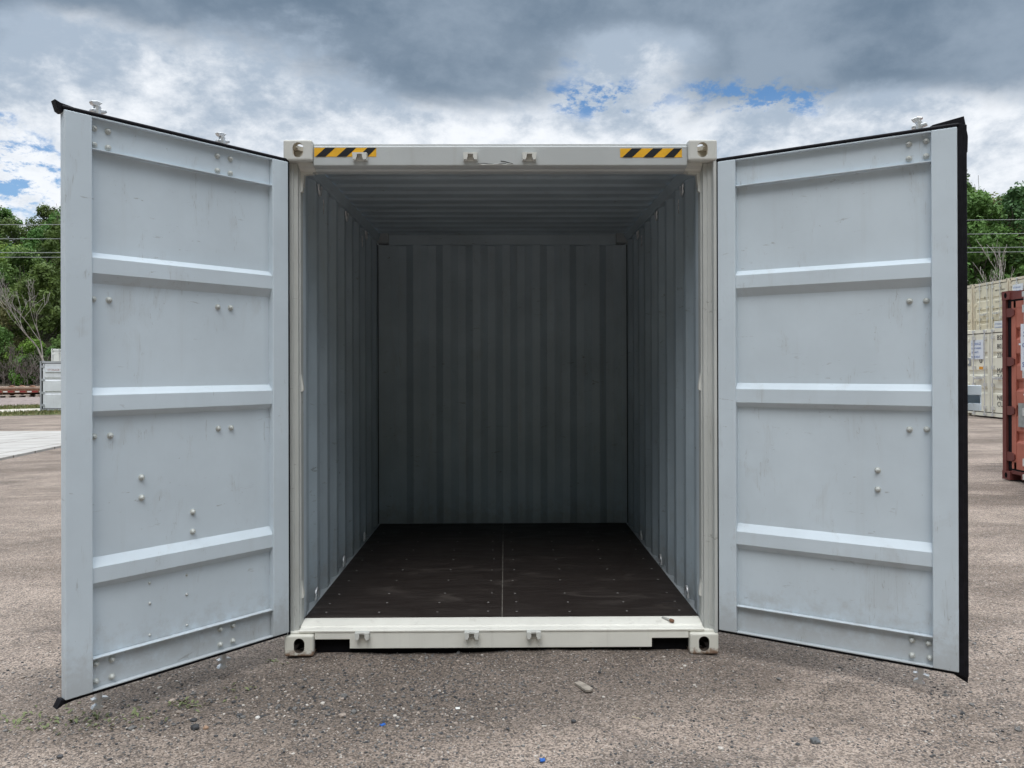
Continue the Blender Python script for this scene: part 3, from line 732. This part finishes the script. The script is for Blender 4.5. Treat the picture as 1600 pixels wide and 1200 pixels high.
        mb.sheet(pr, 0.003, X(0.12), X(wd-0.10), lambda p, q_: (q_, p[1], p[0]))
        # triangular ends of the pressings
        for k in range(1, ribs+1):
            zc_ = zb+0.09+span*k
            for a, b in ((0.12, 0.16), (wd-0.10, wd-0.14)):
                mb.raw([(X(a), 0.003, zc_-0.085), (X(a), 0.003, zc_+0.085), (X(b), 0.036, zc_+0.045), (X(b), 0.036, zc_-0.045)], [(0, 1, 2, 3)])
        mb.build('door_panel', paintmat, d)
        for u in ((wd-0.17, wd-0.70) if rods else ()):
            mb = MB()
            mb.lathe([(0.017, 0.09), (0.017, H-0.07)], (X(u), -0.045, 0), 'z', 10)
            for z in (0.085, H-0.075): mb.box(X(u-0.045), X(u+0.045), -0.06, -0.012, z-0.035, z+0.035)
            for z in (zb+0.12, 0.95, 1.45, zt_-0.12): mb.box(X(u-0.04), X(u+0.04), -0.062, -0.002, z-0.05, z+0.05)
            mb.build('locking_rod', M['zinc'], d)
            mb = MB(); mb.tube([(X(u), -0.06, 1.18), (X(u-0.10*(1 if u > 0.6 else -1)), -0.085, 1.16), (X(u-0.48*(1 if u > 0.6 else -1)), -0.075, 1.12)], 0.014, 6); mb.box(X(u-0.30*(1 if u > 0.6 else -1)-0.03), X(u-0.30*(1 if u > 0.6 else -1)+0.03), -0.10, -0.002, 1.10, 1.19); mb.build('handle', M['zinc'], d)
        for z in (0.32, 0.95, 1.62, H-0.30):
            mb = MB(); mb.prism([(-0.05, z-0.06), (-0.05, z+0.06), (0.09, z+0.06), (0.15, z+0.035), (0.15, z-0.035), (0.09, z-0.06)], -0.018, -0.001, lambda p, q_: (X(p[0]), q_, p[1]))
            mb.build('hinge', barmat[1], d)
    # lock box over the door joint
    return t
def sign(t, x, z, w, h, lines, y=0.016):
    mb = MB(); mb.box(x, x+w, y, y+0.006, z-h, z); s = mb.build('sign', M['sign_white'], t)
    for k, (txt, sz, rx, rz) in enumerate(lines):
        me = text_mesh('lettering', txt, sz, M['ink_blue']); o = child('lettering', me, s, (x+rx, y-0.002, z-rz), (R(90), 0, 0))
    return s
def mark(t, x, z, txt, sz, y=0.026):
    me = text_mesh('lettering', txt, sz, M['ink']); child('lettering', me, t, (x, y, z), (R(90), 0, 0))

SIGNL = [('STORAGE', 0.105, 0.05, 0.17), ('CONTAINERS', 0.082, 0.03, 0.31), ('800-4473', 0.085, 0.06, 0.43), ('SALE - RENT', 0.088, 0.03, 0.57)]
M['cream'] = paint('cream_container_paint', (0.84, 0.81, 0.68), 0.5, rust=0.04); M['cream_b'] = M['cream']
M['beige'] = paint('beige_container_paint', (0.74, 0.69, 0.56), 0.55, rust=0.08, grime_amt=0.5)
M['beige_f'] = paint('beige_frame_paint', (0.71, 0.64, 0.51), 0.55, rust=0.20, grime_amt=0.5)
M['red'] = paint('faded_red_paint', (0.44, 0.145, 0.10), 0.6, (0.17, 0.06, 0.04), 0.5, rust=0.10, var=0.14)
M['red_f'] = paint('dark_red_frame_paint', (0.15, 0.042, 0.036), 0.6, (0.10, 0.04, 0.03), 0.6, rust=0.35, var=0.2)
M['greywhite'] = paint('pale_grey_container_paint', (0.74, 0.77, 0.82), 0.5, rust=0.02)
M['greyframe'] = paint('grey_frame_paint', (0.40, 0.42, 0.45), 0.55, rust=0.1)
M['offwhite'] = paint('off_white_container_paint', (0.74, 0.75, 0.74), 0.5, rust=0.25)
Q = -math.pi/2
def at(x, yfar, W=1.219): return (x, yfar-W)
# faded red container on the right, door end towards the yard, its far post nearest to the open container
xr, yr = at(6.92, 6.30)
red = yard_box((xr, yr, zt(xr, yr)+0.01), Q, 'faded red shipping container with a white sign at the right edge of the yard', M['red'], (None, M['red_f']), ribs=5, gap=0.075)
sign(red, -1.219+0.41, 2.12, 0.64, 0.62, SIGNL, -0.012)
mb = MB(); mb.box(-1.219+0.32, -1.219+0.62, 0.012, 0.026, 0.74, 1.06); mb.build('repair_patch', M['steel_grey'], red)
mb = MB(); mb.box(-1.219+0.32, -1.219+0.39, 0.022, 0.029, 1.84, 1.865); mb.box(-1.219+0.355, -1.219+0.39, 0.022, 0.029, 1.89, 1.95); mb.build('lettering', M['sign_white'], red)
xb, yb = at(14.06, 19.08)
cream = yard_box((xb, yb, zt(xb, yb)+0.01), Q, 'cream shipping container with a blue and white sign behind the red container', M['cream'], (None, M['cream']))
sign(cream, -0.87, 2.27, 0.60, 0.57, [('STORAGE', 0.105, 0.03, 0.15), ('CONTAINERS', 0.077, 0.02, 0.27), ('800-4473', 0.085, 0.04, 0.39), ('SALE-RENT', 0.088, 0.02, 0.53)], -0.052+0.06)
for z, tx in ((2.24, 'BSLU'), (1.99, '803951'), (1.74, '2261'), (1.30, 'MAX.GR'), (1.12, 'TARE'), (0.52, 'NET'), (0.34, 'CU.CAP')): mark(cream, 0.32, z, tx, 0.20)
mb = MB(); mb.box(-0.50, -0.20, 0.022, 0.028, 1.40, 1.48); mb.build('orange_sticker', M['orange'], cream)
mb = MB(); mb.box(-1.05, -0.90, 0.022, 0.028, 1.50, 1.74); mb.build('data_plate', M['plate'], cream)
mb = MB(); mb.tube([(-0.42+0.05*math.cos(q), 0.026, 1.66+0.06*math.sin(q)) for q in [2*math.pi*k/14 for k in range(15)]], 0.012, 6); mb.build('emblem', M['ink'], cream)
# two tiers of beige containers farther back
k = 0
names = [('beige shipping container with red rusted corner, top left of the stacked row', 0), ('beige shipping container in the upper row with lettering on its door', 1), ('beige shipping container with a blue sign, in the upper row above the red container', 2)]
for i, yfar in enumerate((33.42, 30.90, 28.38)):
    x, y = at(21.6, yfar)
    zb_ = zt(x, y)+0.01
    lo = yard_box((x+0.05, y, zb_), Q, ['beige shipping container at the bottom of the farthest stack, hidden behind the cream one', 'beige shipping container at the bottom of the middle stack in the back row', 'beige shipping container at the bottom of the stack behind the red container'][i], M['beige'], (None, M['beige_f']), group='beige containers stacked two high')
    hi = yard_box((x, y, zb_+2.597), Q, names[i][0], M['beige'], (None, M['beige_f']), group='beige containers stacked two high')
    if i == 1:
        mark(hi, 0.33, 2.12, 'BSLU 727740 4', 0.105); mark(hi, 0.60, 1.95, '22G1', 0.10); mark(hi, 0.33, 1.62, 'MAX. GR', 0.07); mark(hi, 0.36, 1.32, 'TARE', 0.07)
        mark(hi, -0.80, 0.42, '5', 0.26); mark(hi, -0.45, 1.85, '8', 0.16)
        sign(hi, 0.34, 0.80, 0.60, 0.57, SIGNL, -0.03)
    if i == 2:
        sign(hi, -0.95, 2.27, 0.66, 0.60, SIGNL, -0.03)
    if i == 0:
        mark(hi, 0.55, 1.85, '22G1', 0.16); sign(hi, 0.42, 0.62, 0.50, 0.40, SIGNL[:2], -0.03)
        mb = MB(); mb.box(0.55, 0.85, 0.022, 0.027, 0.98, 1.35); mb.build('data_plate', M['plate'], hi)
# two cream containers stacked end on, only their edge shows past the open door
for z_, lab in ((0.0, 'cream shipping container at the bottom of the end-on stack behind the right door'), (2.597, 'cream shipping container on top of the end-on stack, its pale edge beside the right door')):
    yard_box((18.58, 28.4, zt(18.58, 28.4)+0.01+z_), 0.0, lab, M['cream'], (None, M['cream']))
# grey-white container on the far left
xg, yg = -23.92+1.219, 35.4
g = yard_box((xg, yg, zt(xg, yg)+0.01), 0.0, 'pale grey shipping container standing by the rails on the far left', M['greywhite'], (None, M['greyframe']), ribs=2, rods=False, gap=0.06)
mb = MB(); mb.box(-0.95, 0.55, -0.004, 0.006, 2.02, 2.24); s = mb.build('sign', M['sign_white'], g)
M['ink_red'] = plain('red_lettering', (0.35, 0.16, 0.15), 0.6)
me = text_mesh('lettering', 'STORAGE TERMINAL', 0.14, M['ink_red']); child('lettering', me, s, (-0.82, -0.006, 2.08), (R(90), 0, 0))
xw, yw = -27.45+1.219, 42.4
gz0 = zt(xw, yw)
ob = yard_box((xw, yw, gz0+0.62), 0.0, 'white shipping container with rusty top corner behind the pale grey one', M['offwhite'], (None, M['offwhite']), H=2.896)
for i, (ax, ay) in enumerate(((-1.0, 0.4), (1.0, 0.4), (-1.0, 5.7), (1.0, 5.7))):
    mb = MB(); mb.box(-0.3, 0.3, -0.3, 0.3, -0.1, 0.615); b = mb.build('concrete_block', plain('concrete_block', (0.35, 0.34, 0.32), 0.9) if i == 0 else bpy.data.materials['concrete_block'], None, 0.02, loc=(xw+ax, yw+ay, gz0))
    tag(b, 'rough concrete block holding up the raised white container', 'block', 'blocks under the white container')

# ------------------------------------------------------------------ slab, path, rails and the flat wagon on the left
def drape(name, poly, thick, mat, kind='structure'):
    mb = MB(); mb.prism(poly, 0, 1, lambda p, t: (p[0], p[1], zt(p[0], p[1])+(thick if t else -0.3)))
    o = mb.build(name, mat); tag(o, kind=kind); return o
def slab_mat():
    m, nt, b, v = new_mat('pale_concrete')
    n = noise_n(nt, v, 0.9, 6, 0.6, 0.4); st = noise_n(nt, scale_n(nt, v, (0.5, 2.4, 1)), 1.2, 6, 0.65, 0.5)
    c = mix_n(nt, smooth_n(nt, n, 0.3, 0.7), (0.36, 0.345, 0.325), (0.43, 0.415, 0.395))
    c = mix_n(nt, math_n(nt, 'MULTIPLY', smooth_n(nt, st, 0.54, 0.70), 0.6), c, (0.25, 0.215, 0.185))
    br = nt.nodes.new('ShaderNodeTexBrick'); br.inputs['Scale'].default_value = 0.28; br.inputs['Mortar Size'].default_value = 0.008; br.offset = 0
    br.inputs['Color1'].default_value = br.inputs['Color2'].default_value = (1, 1, 1, 1); br.inputs['Mortar'].default_value = (0.45, 0.42, 0.38, 1); nt.links.new(v, br.inputs['Vector'])
    c = mix_n(nt, 1.0, c, br.outputs['Color'], 'MULTIPLY')
    nt.links.new(c, b.inputs['Base Color']); b.inputs['Roughness'].default_value = 0.85; bump(nt, b, n, 0.1, 0.01); return m
mb = slab_mat()
drape('concrete_slab', [(-9.35, 5.0), (-10.02, 10.74), (-10.85, 18.25), (-16.05, 19.85), (-34, 25.2), (-34, 5.0)], 0.05, mb)
def strip(name, y0, y1, x0, x1, mat, dz=0.02, kind='structure'):
    m_ = MB(); n = 24
    vs = []; fs = []
    for i in range(n+1):
        x = x0+(x1-x0)*i/n; w = 0.25*math.sin(i*1.7)
        vs += [(x, y0+w, zt(x, y0)+dz), (x, y1+w*0.6, zt(x, y1)+dz)]
    for i in range(n): fs.append((2*i, 2*i+2, 2*i+3, 2*i+1))
    m_.raw(vs, fs); o = m_.build(name, mat, recalc=False); tag(o, kind=kind); return o
strip('path', 35.9, 40.3, -80, -12, plain('pale_path', (0.50, 0.47, 0.40), 0.9, 0, 0.12, 1.1, 0), 0.03)
strip('verge', 31.6, 36.1, -80, -12, plain('verge_soil', (0.13, 0.14, 0.06), 0.95, 0, 0.35, 1.4, 0), 0.015)
strip('bank', 40.0, 47.0, -80, -12, plain('bank_soil', (0.12, 0.13, 0.055), 0.95, 0, 0.35, 1.4, 0), 0.015)
strip('ballast', 46.5, 72.0, -95, -8, plain('ballast_stone', (0.24, 0.195, 0.18), 0.95, 0, 0.35, 3.0, 0.2), 0.03)
def grass():
    mb = MB(); r = random.Random(5)
    for _ in range(15000):
        if r.random() < 0.5: y = r.uniform(31.8, 35.8)
        else: y = r.uniform(40.5, 46.8)
        x = r.uniform(-42, -18); h = r.uniform(0.05, 0.20); a = r.random()*6.28; z = zt(x, y)
        w = 0.03; bx, by = math.cos(a)*w, math.sin(a)*w
        mb.face([(x-bx, y-by, z), (x+bx, y+by, z), (x+r.uniform(-.08, .08), y+r.uniform(-.08, .08), z+h)], r.randrange(2))
    o = mb.build('grass', [plain('grass_green', (0.10, 0.13, 0.035), 0.8, 0, 0.4, 0.7, 0), plain('grass_dry', (0.21, 0.19, 0.085), 0.8, 0, 0.3, 0.7, 0)], recalc=False)
    tag(o, 'short rough grass along the pale path beside the rails', 'grass', kind='stuff')
grass()
YR = 67.6
def track():
    t = empty('railway_track', (-50, YR, zt(-50, YR)))
    tag(t, 'railway track with pale sleeper ends under the rusty flat wagon', 'railway track')
    z0 = zt(-50, YR)
    mb = MB()
    for s in (-0.75, 0.75): mb.prism([(-45, -1.2), (42, 1.2)], 0, 1, lambda p, q: (0, 0, 0)) if False else mb.raw([(x, s+dy_, zt(-50+x, YR)-z0+h) for x in (-45, 40) for dy_, h in ((-0.04, 0.20), (0.04, 0.20), (0.04, 0.36), (-0.04, 0.36))], [(0, 1, 2, 3), (4, 7, 6, 5), (0, 4, 5, 1), (1, 5, 6, 2), (2, 6, 7, 3), (3, 7, 4, 0)])
    mb.build('rail', M['rust'], t)
    mb = MB()
    for i in range(-28, 40):
        x = i*0.9; z = zt(-50+x, YR)-z0
        mb.box(x-0.15, x+0.15, -1.3, 1.3, z+0.02, z+0.199)
    o = mb.build('sleeper', plain('pale_sleeper', (0.48, 0.40, 0.34), 0.9, 0, 0.2, 5), t); tag(o, kind='stuff')
track()
def wagon():
    z0 = zt(-48, YR)
    t = empty('flat_wagon', (-56, YR, z0)); tag(t, 'low rusty flat railway wagon with red and white striped side', 'railway wagon')
    ln = 15.5
    mb = MB(); mb.box(-ln, ln, -1.3, 1.3, 0.96, 1.10); mb.build('deck', plain('pale_rusty_deck', (0.36, 0.26, 0.20), 0.85, 0, 0.3, 1.0), t)
    mb = MB(); mb.prism([(-ln, 0.72), (-ln, 0.955), (ln, 0.955), (ln, 0.72), (ln-3, 0.55), (-ln+3, 0.55)], -1.28, -1.18, lambda p, q: (p[0], q, p[1])); mb.box(-ln, ln, -1.175, 1.2, 0.60, 0.955)
    mb.build('side_sill', M['rust'], t)
    mb = MB()
    x = -ln+0.3; k = 0
    while x < ln-0.6:
        mb.box(x, x+0.40, -1.292, -1.282, 0.62, 0.74, 0); mb.box(x+0.41, x+0.95, -1.292, -1.282, 0.62, 0.76, 1); x += 1.05*1.0+0.38*0
        x += 0.05
    mb.build('striped_marking', [plain('marking_white', (0.75, 0.72, 0.68), 0.5), plain('marking_red', (0.28, 0.035, 0.035), 0.6)], t)
    for cx in (-11.5, 11.5, 0.0):
        mb = MB(); mb.box(cx-1.6, cx+1.6, -1.0, 1.0, 0.42, 0.60); b = mb.build('bogie', M['dark'], t)
        for wx in (-0.95, 0.95):
            for wy in (-0.75, 0.75):
                mb = MB(); mb.lathe([(0.42, -0.07), (0.46, -0.02), (0.46, 0.07)], (cx+wx, wy, 0.80-0.02), 'y', 20); mb.build('wheel', M['rust'], b)
wagon()
# overhead wires strung along the railway
wm = plain('wire_aluminium', (0.24, 0.26, 0.25), 0.6, 0.0, 0.1)
for i, (zz, lab) in enumerate(((13.15, 'topmost of the four overhead power wires against the wooded hill'), (12.05, 'second overhead power wire from the top against the trees'), (10.98, 'third overhead power wire from the top in front of the trees'), (10.62, 'lowest overhead power wire crossing in front of the trees'))):
    mb = MB(); pts = []
    for k_ in range(61):
        x = -75+150*k_/60; t = (x+75)/150
        pts.append((x, 55.5, zz+0.55*t-0.5+0.4*(2*t-1)**2))
    mb.tube(pts, 0.028, 5); o = mb.build('power_line', wm, recalc=False); tag(o, lab, 'power line')

# ------------------------------------------------------------------ trees
def leaf_mat(name, c1, c2):
    m, nt, b, v = new_mat(name)
    oi = nt.nodes.new('ShaderNodeObjectInfo')
    n = noise_n(nt, v, 0.8, 3, 0.6); n2 = noise_n(nt, v, 5, 2, 0.5)
    c = mix_n(nt, smooth_n(nt, n, 0.35, 0.65), c1, c2)
    c = mix_n(nt, math_n(nt, 'MULTIPLY', n2, 0.5), c, [x*1.5 for x in c2])
    hs = nt.nodes.new('ShaderNodeHueSaturation'); nt.links.new(c, hs.inputs['Color'])
    nt.links.new(smooth_n(nt, oi.outputs['Random'], 0, 1, 0.47, 0.52), hs.inputs['Hue']); nt.links.new(smooth_n(nt, oi.outputs['Random'], 0, 1, 0.75, 1.25), hs.inputs['Value'])
    nt.links.new(hs.outputs[0], b.inputs['Base Color']); b.inputs['Roughness'].default_value = 0.6; b.inputs['Specular IOR Level'].default_value = 0.25
    tr = nt.nodes.new('ShaderNodeBsdfTranslucent'); nt.links.new(hs.outputs[0], tr.inputs[0])
    mx = nt.nodes.new('ShaderNodeMixShader'); mx.inputs[0].default_value = 0.25
    nt.links.new(b.outputs[0], mx.inputs[1]); nt.links.new(tr.outputs[0], mx.inputs[2]); nt.links.new(mx.outputs[0], nt.nodes['Material Output'].inputs[0])
    return m
LM = [leaf_mat('foliage_mid', (0.061, 0.107, 0.033), (0.124, 0.215, 0.053)), leaf_mat('foliage_bright', (0.103, 0.189, 0.038), (0.194, 0.328, 0.061)), leaf_mat('foliage_dark', (0.038, 0.074, 0.031), (0.077, 0.134, 0.044)),
      leaf_mat('foliage_olive', (0.112, 0.124, 0.048), (0.194, 0.194, 0.077))]
BARK = plain('bark', (0.12, 0.10, 0.085), 0.9, 0, 0.3, 6); BARKP = plain('pale_bark', (0.36, 0.33, 0.30), 0.9, 0, 0.25, 4); TWIG = plain('grey_twigs', (0.17, 0.145, 0.13), 0.9, 0, 0.25, 3)
def branch(mb, p, d, ln, r, depth, rnd, spread=0.5, upw=0.1, kids=3, minr=0.006):
    pts = [p]; rads = [r]; q = Vector(p); dd = Vector(d).normalized()
    n = 4
    for i in range(n):
        dd = (dd+Vector((rnd.uniform(-1, 1), rnd.uniform(-1, 1), rnd.uniform(-0.6, 1)))*0.16+Vector((0, 0, upw*0.15))).normalized()
        q = q+dd*ln/n; pts.append(q.copy()); rads.append(max(minr, r*(1-0.55*(i+1)/n)))
    mb.tube(pts, rads, 6 if depth > 1 else 4, cap=False)
    if depth <= 0: return [(pts[-1], dd)]
    tips = []
    for k_ in range(kids):
        i = rnd.randint(2, n) if k_ else n
        nd = (dd+Vector((rnd.uniform(-1, 1), rnd.uniform(-1, 1), rnd.uniform(-0.5, 0.9)))*spread).normalized()
        tips += branch(mb, pts[i], nd, ln*rnd.uniform(0.55, 0.78), rads[i]*0.75, depth-1, rnd, spread, upw, kids, minr)
    return tips
def tree_meshes(seed, H, rad, leaf, mat, n_clump=70, per=95, low=0.25):
    rnd = random.Random(seed); tr = MB()
    branch(tr, (0, 0, -0.3), (rnd.uniform(-.1, .1), rnd.uniform(-.1, .1), 1), H*0.40, 0.16, 3, rnd, 0.6, 0.6, 3, 0.02)
    trunk = tr.mesh('trunk', BARK, False)
    mb = MB()
    for c in range(n_clump):
        a = rnd.random()*6.283; t = low+(1-low)*rnd.random()**0.8; prof = math.sin(math.pi*min(1, 0.12+0.86*((t-low)/(1-low))))**0.7
        rr = rad*prof*math.sqrt(rnd.uniform(0.15, 1.0))*rnd.uniform(0.85, 1.12)
        ctr = Vector((rr*math.cos(a), rr*math.sin(a), H*t)); cr = rnd.uniform(0.45, 1.0)*rad*0.30
        for _ in range(per):
            dv = Vector((rnd.gauss(0, 1), rnd.gauss(0, 1), rnd.gauss(0, 0.75))).normalized()*cr*rnd.uniform(0.55, 1.1)
            p = ctr+dv
            nrm = (dv.normalized()*0.7+Vector((rnd.uniform(-1, 1), rnd.uniform(-1, 1), rnd.uniform(-0.2, 1.2)))).normalized()
            tv = nrm.cross(Vector((rnd.uniform(-1, 1), rnd.uniform(-1, 1), rnd.uniform(-1, 1)))).normalized(); bv = nrm.cross(tv)
            s = leaf*rnd.uniform(0.6, 1.35)
            mb.face([p-tv*s, p-bv*s*0.55, p+tv*s, p+bv*s*0.6], 0)
    return trunk, mb.mesh('crown', mat, False)
VAR = [tree_meshes(11, 10.5, 3.2, 0.17, LM[0]), tree_meshes(12, 9.0, 3.6, 0.19, LM[1], 60), tree_meshes(13, 12.0, 2.9, 0.16, LM[2], 75), tree_meshes(14, 10.0, 3.0, 0.15, LM[3], 60, 70), tree_meshes(15, 11.0, 3.4, 0.17, LM[0], 80), tree_meshes(16, 8.0, 3.3, 0.18, LM[2], 60, 95, 0.08)]
KIND = ['mid green', 'bright yellow green', 'dark green', 'thin olive brown', 'mid green', 'low dark green']
def plant_tree(v, x, y, sc, rz, label, group):
    t = empty('tree', (x, y, zt(x, y)-0.1), rz); t.scale = (sc, sc, sc*random.uniform(0.92, 1.12)); tag(t, label, 'tree', group)
    child('trunk', VAR[v][0], t); child('crown', VAR[v][1], t)
rt = random.Random(21)
def px2x(px, d): return (px-789)/1200*d
def rows(side, pxa, pxb, ds):
    for d, step in ds:
        px = pxa+rt.uniform(0, step)*1200/d
        while px < pxb:
            dd = d+rt.uniform(-2.2, 2.2); x = px2x(px, dd); y = dd-4.309
            v = rt.choices((0, 1, 2, 3, 4, 5), (3, 2.2, 3, 1.6, 3, 1.5))[0]
            plant_tree(v, x, y, rt.uniform(0.8, 1.15), rt.random()*6.28, '%s leafy tree in the wood on the hillside %s' % (KIND[v], side), 'trees of the wood %s' % side)
            px += step*rt.uniform(0.75, 1.2)*1200/d
rows('behind the railway wagon', -110, 240, ((88, 4.6), (94, 4.6), (101, 4.6), (108, 4.4), (116, 4.4), (125, 4.2)))
rows('behind the stacked beige containers', 1400, 1740, ((65, 4.4), (69.5, 4.4), (75, 4.3), (81, 4.2), (87, 4.2), (94, 4.0)))
for px in range(-60, 200, 16):
    d = 82.5+rt.uniform(-0.8, 1.6); x = px2x(px+rt.uniform(-5, 5), d)
    v = rt.choice((5, 1, 5, 0)); plant_tree(v, x, d-4.309, rt.uniform(0.42, 0.62), rt.random()*6.28, 'low bushy young %s tree at the foot of the wood behind the wagon' % KIND[v].replace('low ', ''), 'young trees at the foot of the wood')
# bare trees and leafless scrub
def bare(name, x, y, seed, d0, ln, r, depth, mat, label, spread=0.55, kids=3, minr=0.012, group=None, cat='tree'):
    rnd = random.Random(seed); mb = MB(); branch(mb, (0, 0, -0.2), d0, ln, r, depth, rnd, spread, 0.3, kids, minr)
    t = empty(name, (x, y, zt(x, y))); tag(t, label, cat, group); mb.build('trunk', mat, t, recalc=False); return t
d = 79.0
bare('bare_tree', px2x(96, d), d-4.309, 4, (-0.30, 0, 1), 5.2, 0.15, 4, BARKP, 'leafless pale barked tree leaning left in front of the left wood', 0.60, 3, 0.016)
d = 82.0
bare('bare_tree', px2x(20, d), d-4.309, 9, (0.15, 0, 1), 2.6, 0.07, 4, TWIG, 'thin leafless grey tree standing above the left end of the wagon', 0.6, 3, 0.015)
for i, (px, d, sd, dr, lab) in enumerate(((1512, 47.5, 31, (0.42, 0, 1), 'pale leafless tree leaning right, nearest the open door on the right'), (1530, 49, 35, (0.75, 0, 1), 'leafless tree bent far to the right over the stacked containers'), (1590, 50, 38, (-0.2, 0, 1), 'grey leafless twiggy tree above the red container'), (1500, 88, 40, (0.1, 0, 1), 'bare tree top poking above the right wood beside the door'))):
    bare('bare_tree', px2x(px, d), d-4.309, sd, dr, (3.6, 3.2, 2.6, 5)[i], (0.07, 0.06, 0.05, 0.06)[i], 4, TWIG if i > 1 else BARKP, lab, 0.55, 3, 0.012)
for i in range(26):
    d = 79.5+rt.uniform(-1.5, 3); px = -30+i*8.5+rt.uniform(-4, 4)
    bare('bare_shrub', px2x(px, d), d-4.309, 60+i % 7, (rt.uniform(-.4, .4), 0, 1), rt.uniform(1.3, 2.0), 0.03, 4, TWIG, 'brownish leafless shrub on the bank behind the railway wagon', 0.9, 3, 0.014, 'leafless shrubs behind the wagon', 'shrub')

# ------------------------------------------------------------------ small things lying on the gravel and the sill
def lump(name, x, y, size, mat, label, cat, seed, flat=0.6):
    rnd = random.Random(seed); bm = bmesh.new(); bmesh.ops.create_icosphere(bm, subdivisions=2, radius=1)
    for v in bm.verts: v.co *= 1+0.35*mnoise.noise(v.co*1.3+Vector((seed, 0, 0)))
    for v in bm.verts: v.co = Vector((v.co.x*size[0], v.co.y*size[1], v.co.z*size[2]))
    me = bpy.data.meshes.new(name); bm.to_mesh(me); bm.free(); me.materials.append(mat)
    o = bpy.data.objects.new(name, me); COL.objects.link(o); o.location = (x, y, gz(x, y)+size[2]*0.6); tag(o, label, cat); return o
lump('stone', 1.36, -0.99, (0.022, 0.018, 0.016), plain('blue_grey_stone', (0.13, 0.135, 0.14), 0.8, 0, 0.3, 60), 'dark blue grey stone on the gravel below the right door', 'stone', 3)
lump('stone', -1.39, -0.81, (0.020, 0.017, 0.013), plain('black_stone', (0.045, 0.046, 0.05), 0.8, 0, 0.3, 60), 'black lumpy stone next to an orange pebble on the gravel', 'stone', 8)
lump('pebble', -1.345, -0.80, (0.013, 0.011, 0.009), plain('orange_pebble', (0.36, 0.235, 0.16), 0.8, 0, 0.2, 60), 'orange brown pebble beside the black stone', 'stone', 9)
lump('pebble', -1.14, -0.71, (0.012, 0.010, 0.008), plain('white_pebble', (0.62, 0.60, 0.57), 0.8, 0, 0.1, 60), 'small white pebble on the dark gravel to the right of the weeds', 'stone', 12)
def flat_bit(name, x, y, poly, h, mat, label, cat, rz=0, crumple=0.0):
    mb = MB(); mb.prism(poly, 0, h, lambda p, t: (p[0], p[1], t+crumple*math.sin(p[0]*190)*math.cos(p[1]*170)))
    o = mb.build(name, mat, None, 0.0008, loc=(x, y, gz(x, y)+0.004), rotz=rz); tag(o, label, cat); return o
wood = plain('weathered_wood', (0.30, 0.265, 0.225), 0.9, 0, 0.3, 25, 0.3)
flat_bit('wood_chip', 0.41, -0.43, [(-0.022, 0.055), (0.012, 0.062), (0.026, 0.02), (0.034, -0.045), (0.012, -0.058), (-0.010, -0.052), (-0.014, 0.0)], 0.012, wood, 'flat grey weathered wood chip on the gravel in front of the sill', 'wood chip', 0.35)
flat_bit('paper_scrap', -0.21, -0.65, [(-0.010, -0.007), (0.009, -0.011), (0.014, 0.006), (-0.006, 0.012)], 0.004, plain('white_scrap', (0.80, 0.80, 0.78), 0.6), 'small white scrap lying on the gravel in front of the container', 'scrap', 0.4)
blue = plain('blue_plastic', (0.03, 0.13, 0.46), 0.45)
flat_bit('plastic_scrap', 0.17, -1.14, [(-0.012, -0.010), (-0.002, -0.013), (0.012, -0.008), (0.010, 0.003), (0.015, 0.011), (0.001, 0.008), (-0.009, 0.013), (-0.006, 0.001)], 0.006, blue, 'bright blue plastic scrap at the bottom of the picture', 'scrap', 0.2, 0.003)
flat_bit('plastic_scrap', -0.54, -0.81, [(-0.012, -0.006), (0.010, -0.010), (0.013, 0.006), (0.0, 0.004), (-0.009, 0.011)], 0.005, blue, 'small blue plastic scrap among grey stones on the left', 'scrap', 0.9, 0.003)
flat_bit('twig', 0.62, -0.78, [(-0.02, -0.002), (0.02, 0.001), (0.021, 0.004), (-0.02, 0.001)], 0.004, plain('pale_straw', (0.55, 0.47, 0.34), 0.8), 'short pale straw twig on the gravel near the blue scrap', 'twig', -0.6)
t = empty('bolt_stub', (0.955, 0.100, 0.1600), R(-52)); tag(t, 'white and rust brown stub lying on the right end of the door sill', 'stub')
mb = MB(); mb.lathe([(0.006, -0.045), (0.007, -0.04), (0.007, 0.012)], (0, 0, 0.005), 'x', 10); mb.build('shaft', plain('dull_white_stub', (0.42, 0.42, 0.40), 0.6), t)
mb = MB(); mb.lathe([(0.0072, 0.0125), (0.010, 0.016), (0.010, 0.035), (0.006, 0.040)], (0, 0, 0.005), 'x', 10); mb.build('rusty_end', M['rust'], t)
# weeds coming up under the left door
def weeds():
    mb = MB(); r = random.Random(9)
    for cx, cy, n, sp in ((-2.25, -0.72, 60, 0.15), (-2.02, -0.74, 60, 0.14), (-1.80, -0.70, 40, 0.10), (-1.52, -0.58, 40, 0.06), (-1.36, -0.38, 10, 0.06), (-2.4, -0.95, 25, 0.1), (-1.25, -0.02, 8, 0.05)):
        for _ in range(n):
            x = r.gauss(cx, sp); y = r.gauss(cy, sp*0.6); z = gz(x, y); a = r.random()*6.28; l = r.uniform(0.012, 0.032); w = l*0.28
            ux, uy = math.cos(a), math.sin(a); k_ = r.uniform(0.2, 0.9)
            mb.face([(x, y, z+0.001), (x+ux*l*.5-uy*w, y+uy*l*.5+ux*w, z+l*k_*.6+0.003), (x+ux*l, y+uy*l, z+l*k_*.7+0.003), (x+ux*l*.5+uy*w, y+uy*l*.5-ux*w, z+l*k_*.6+0.003)])
    o = mb.build('weeds', plain('weed_green', (0.14, 0.165, 0.07), 0.7, 0, 0.35, 6, 0), recalc=False); tag(o, 'tiny green weeds sprouting in the gravel below the left door', 'weeds', kind='stuff')
weeds()
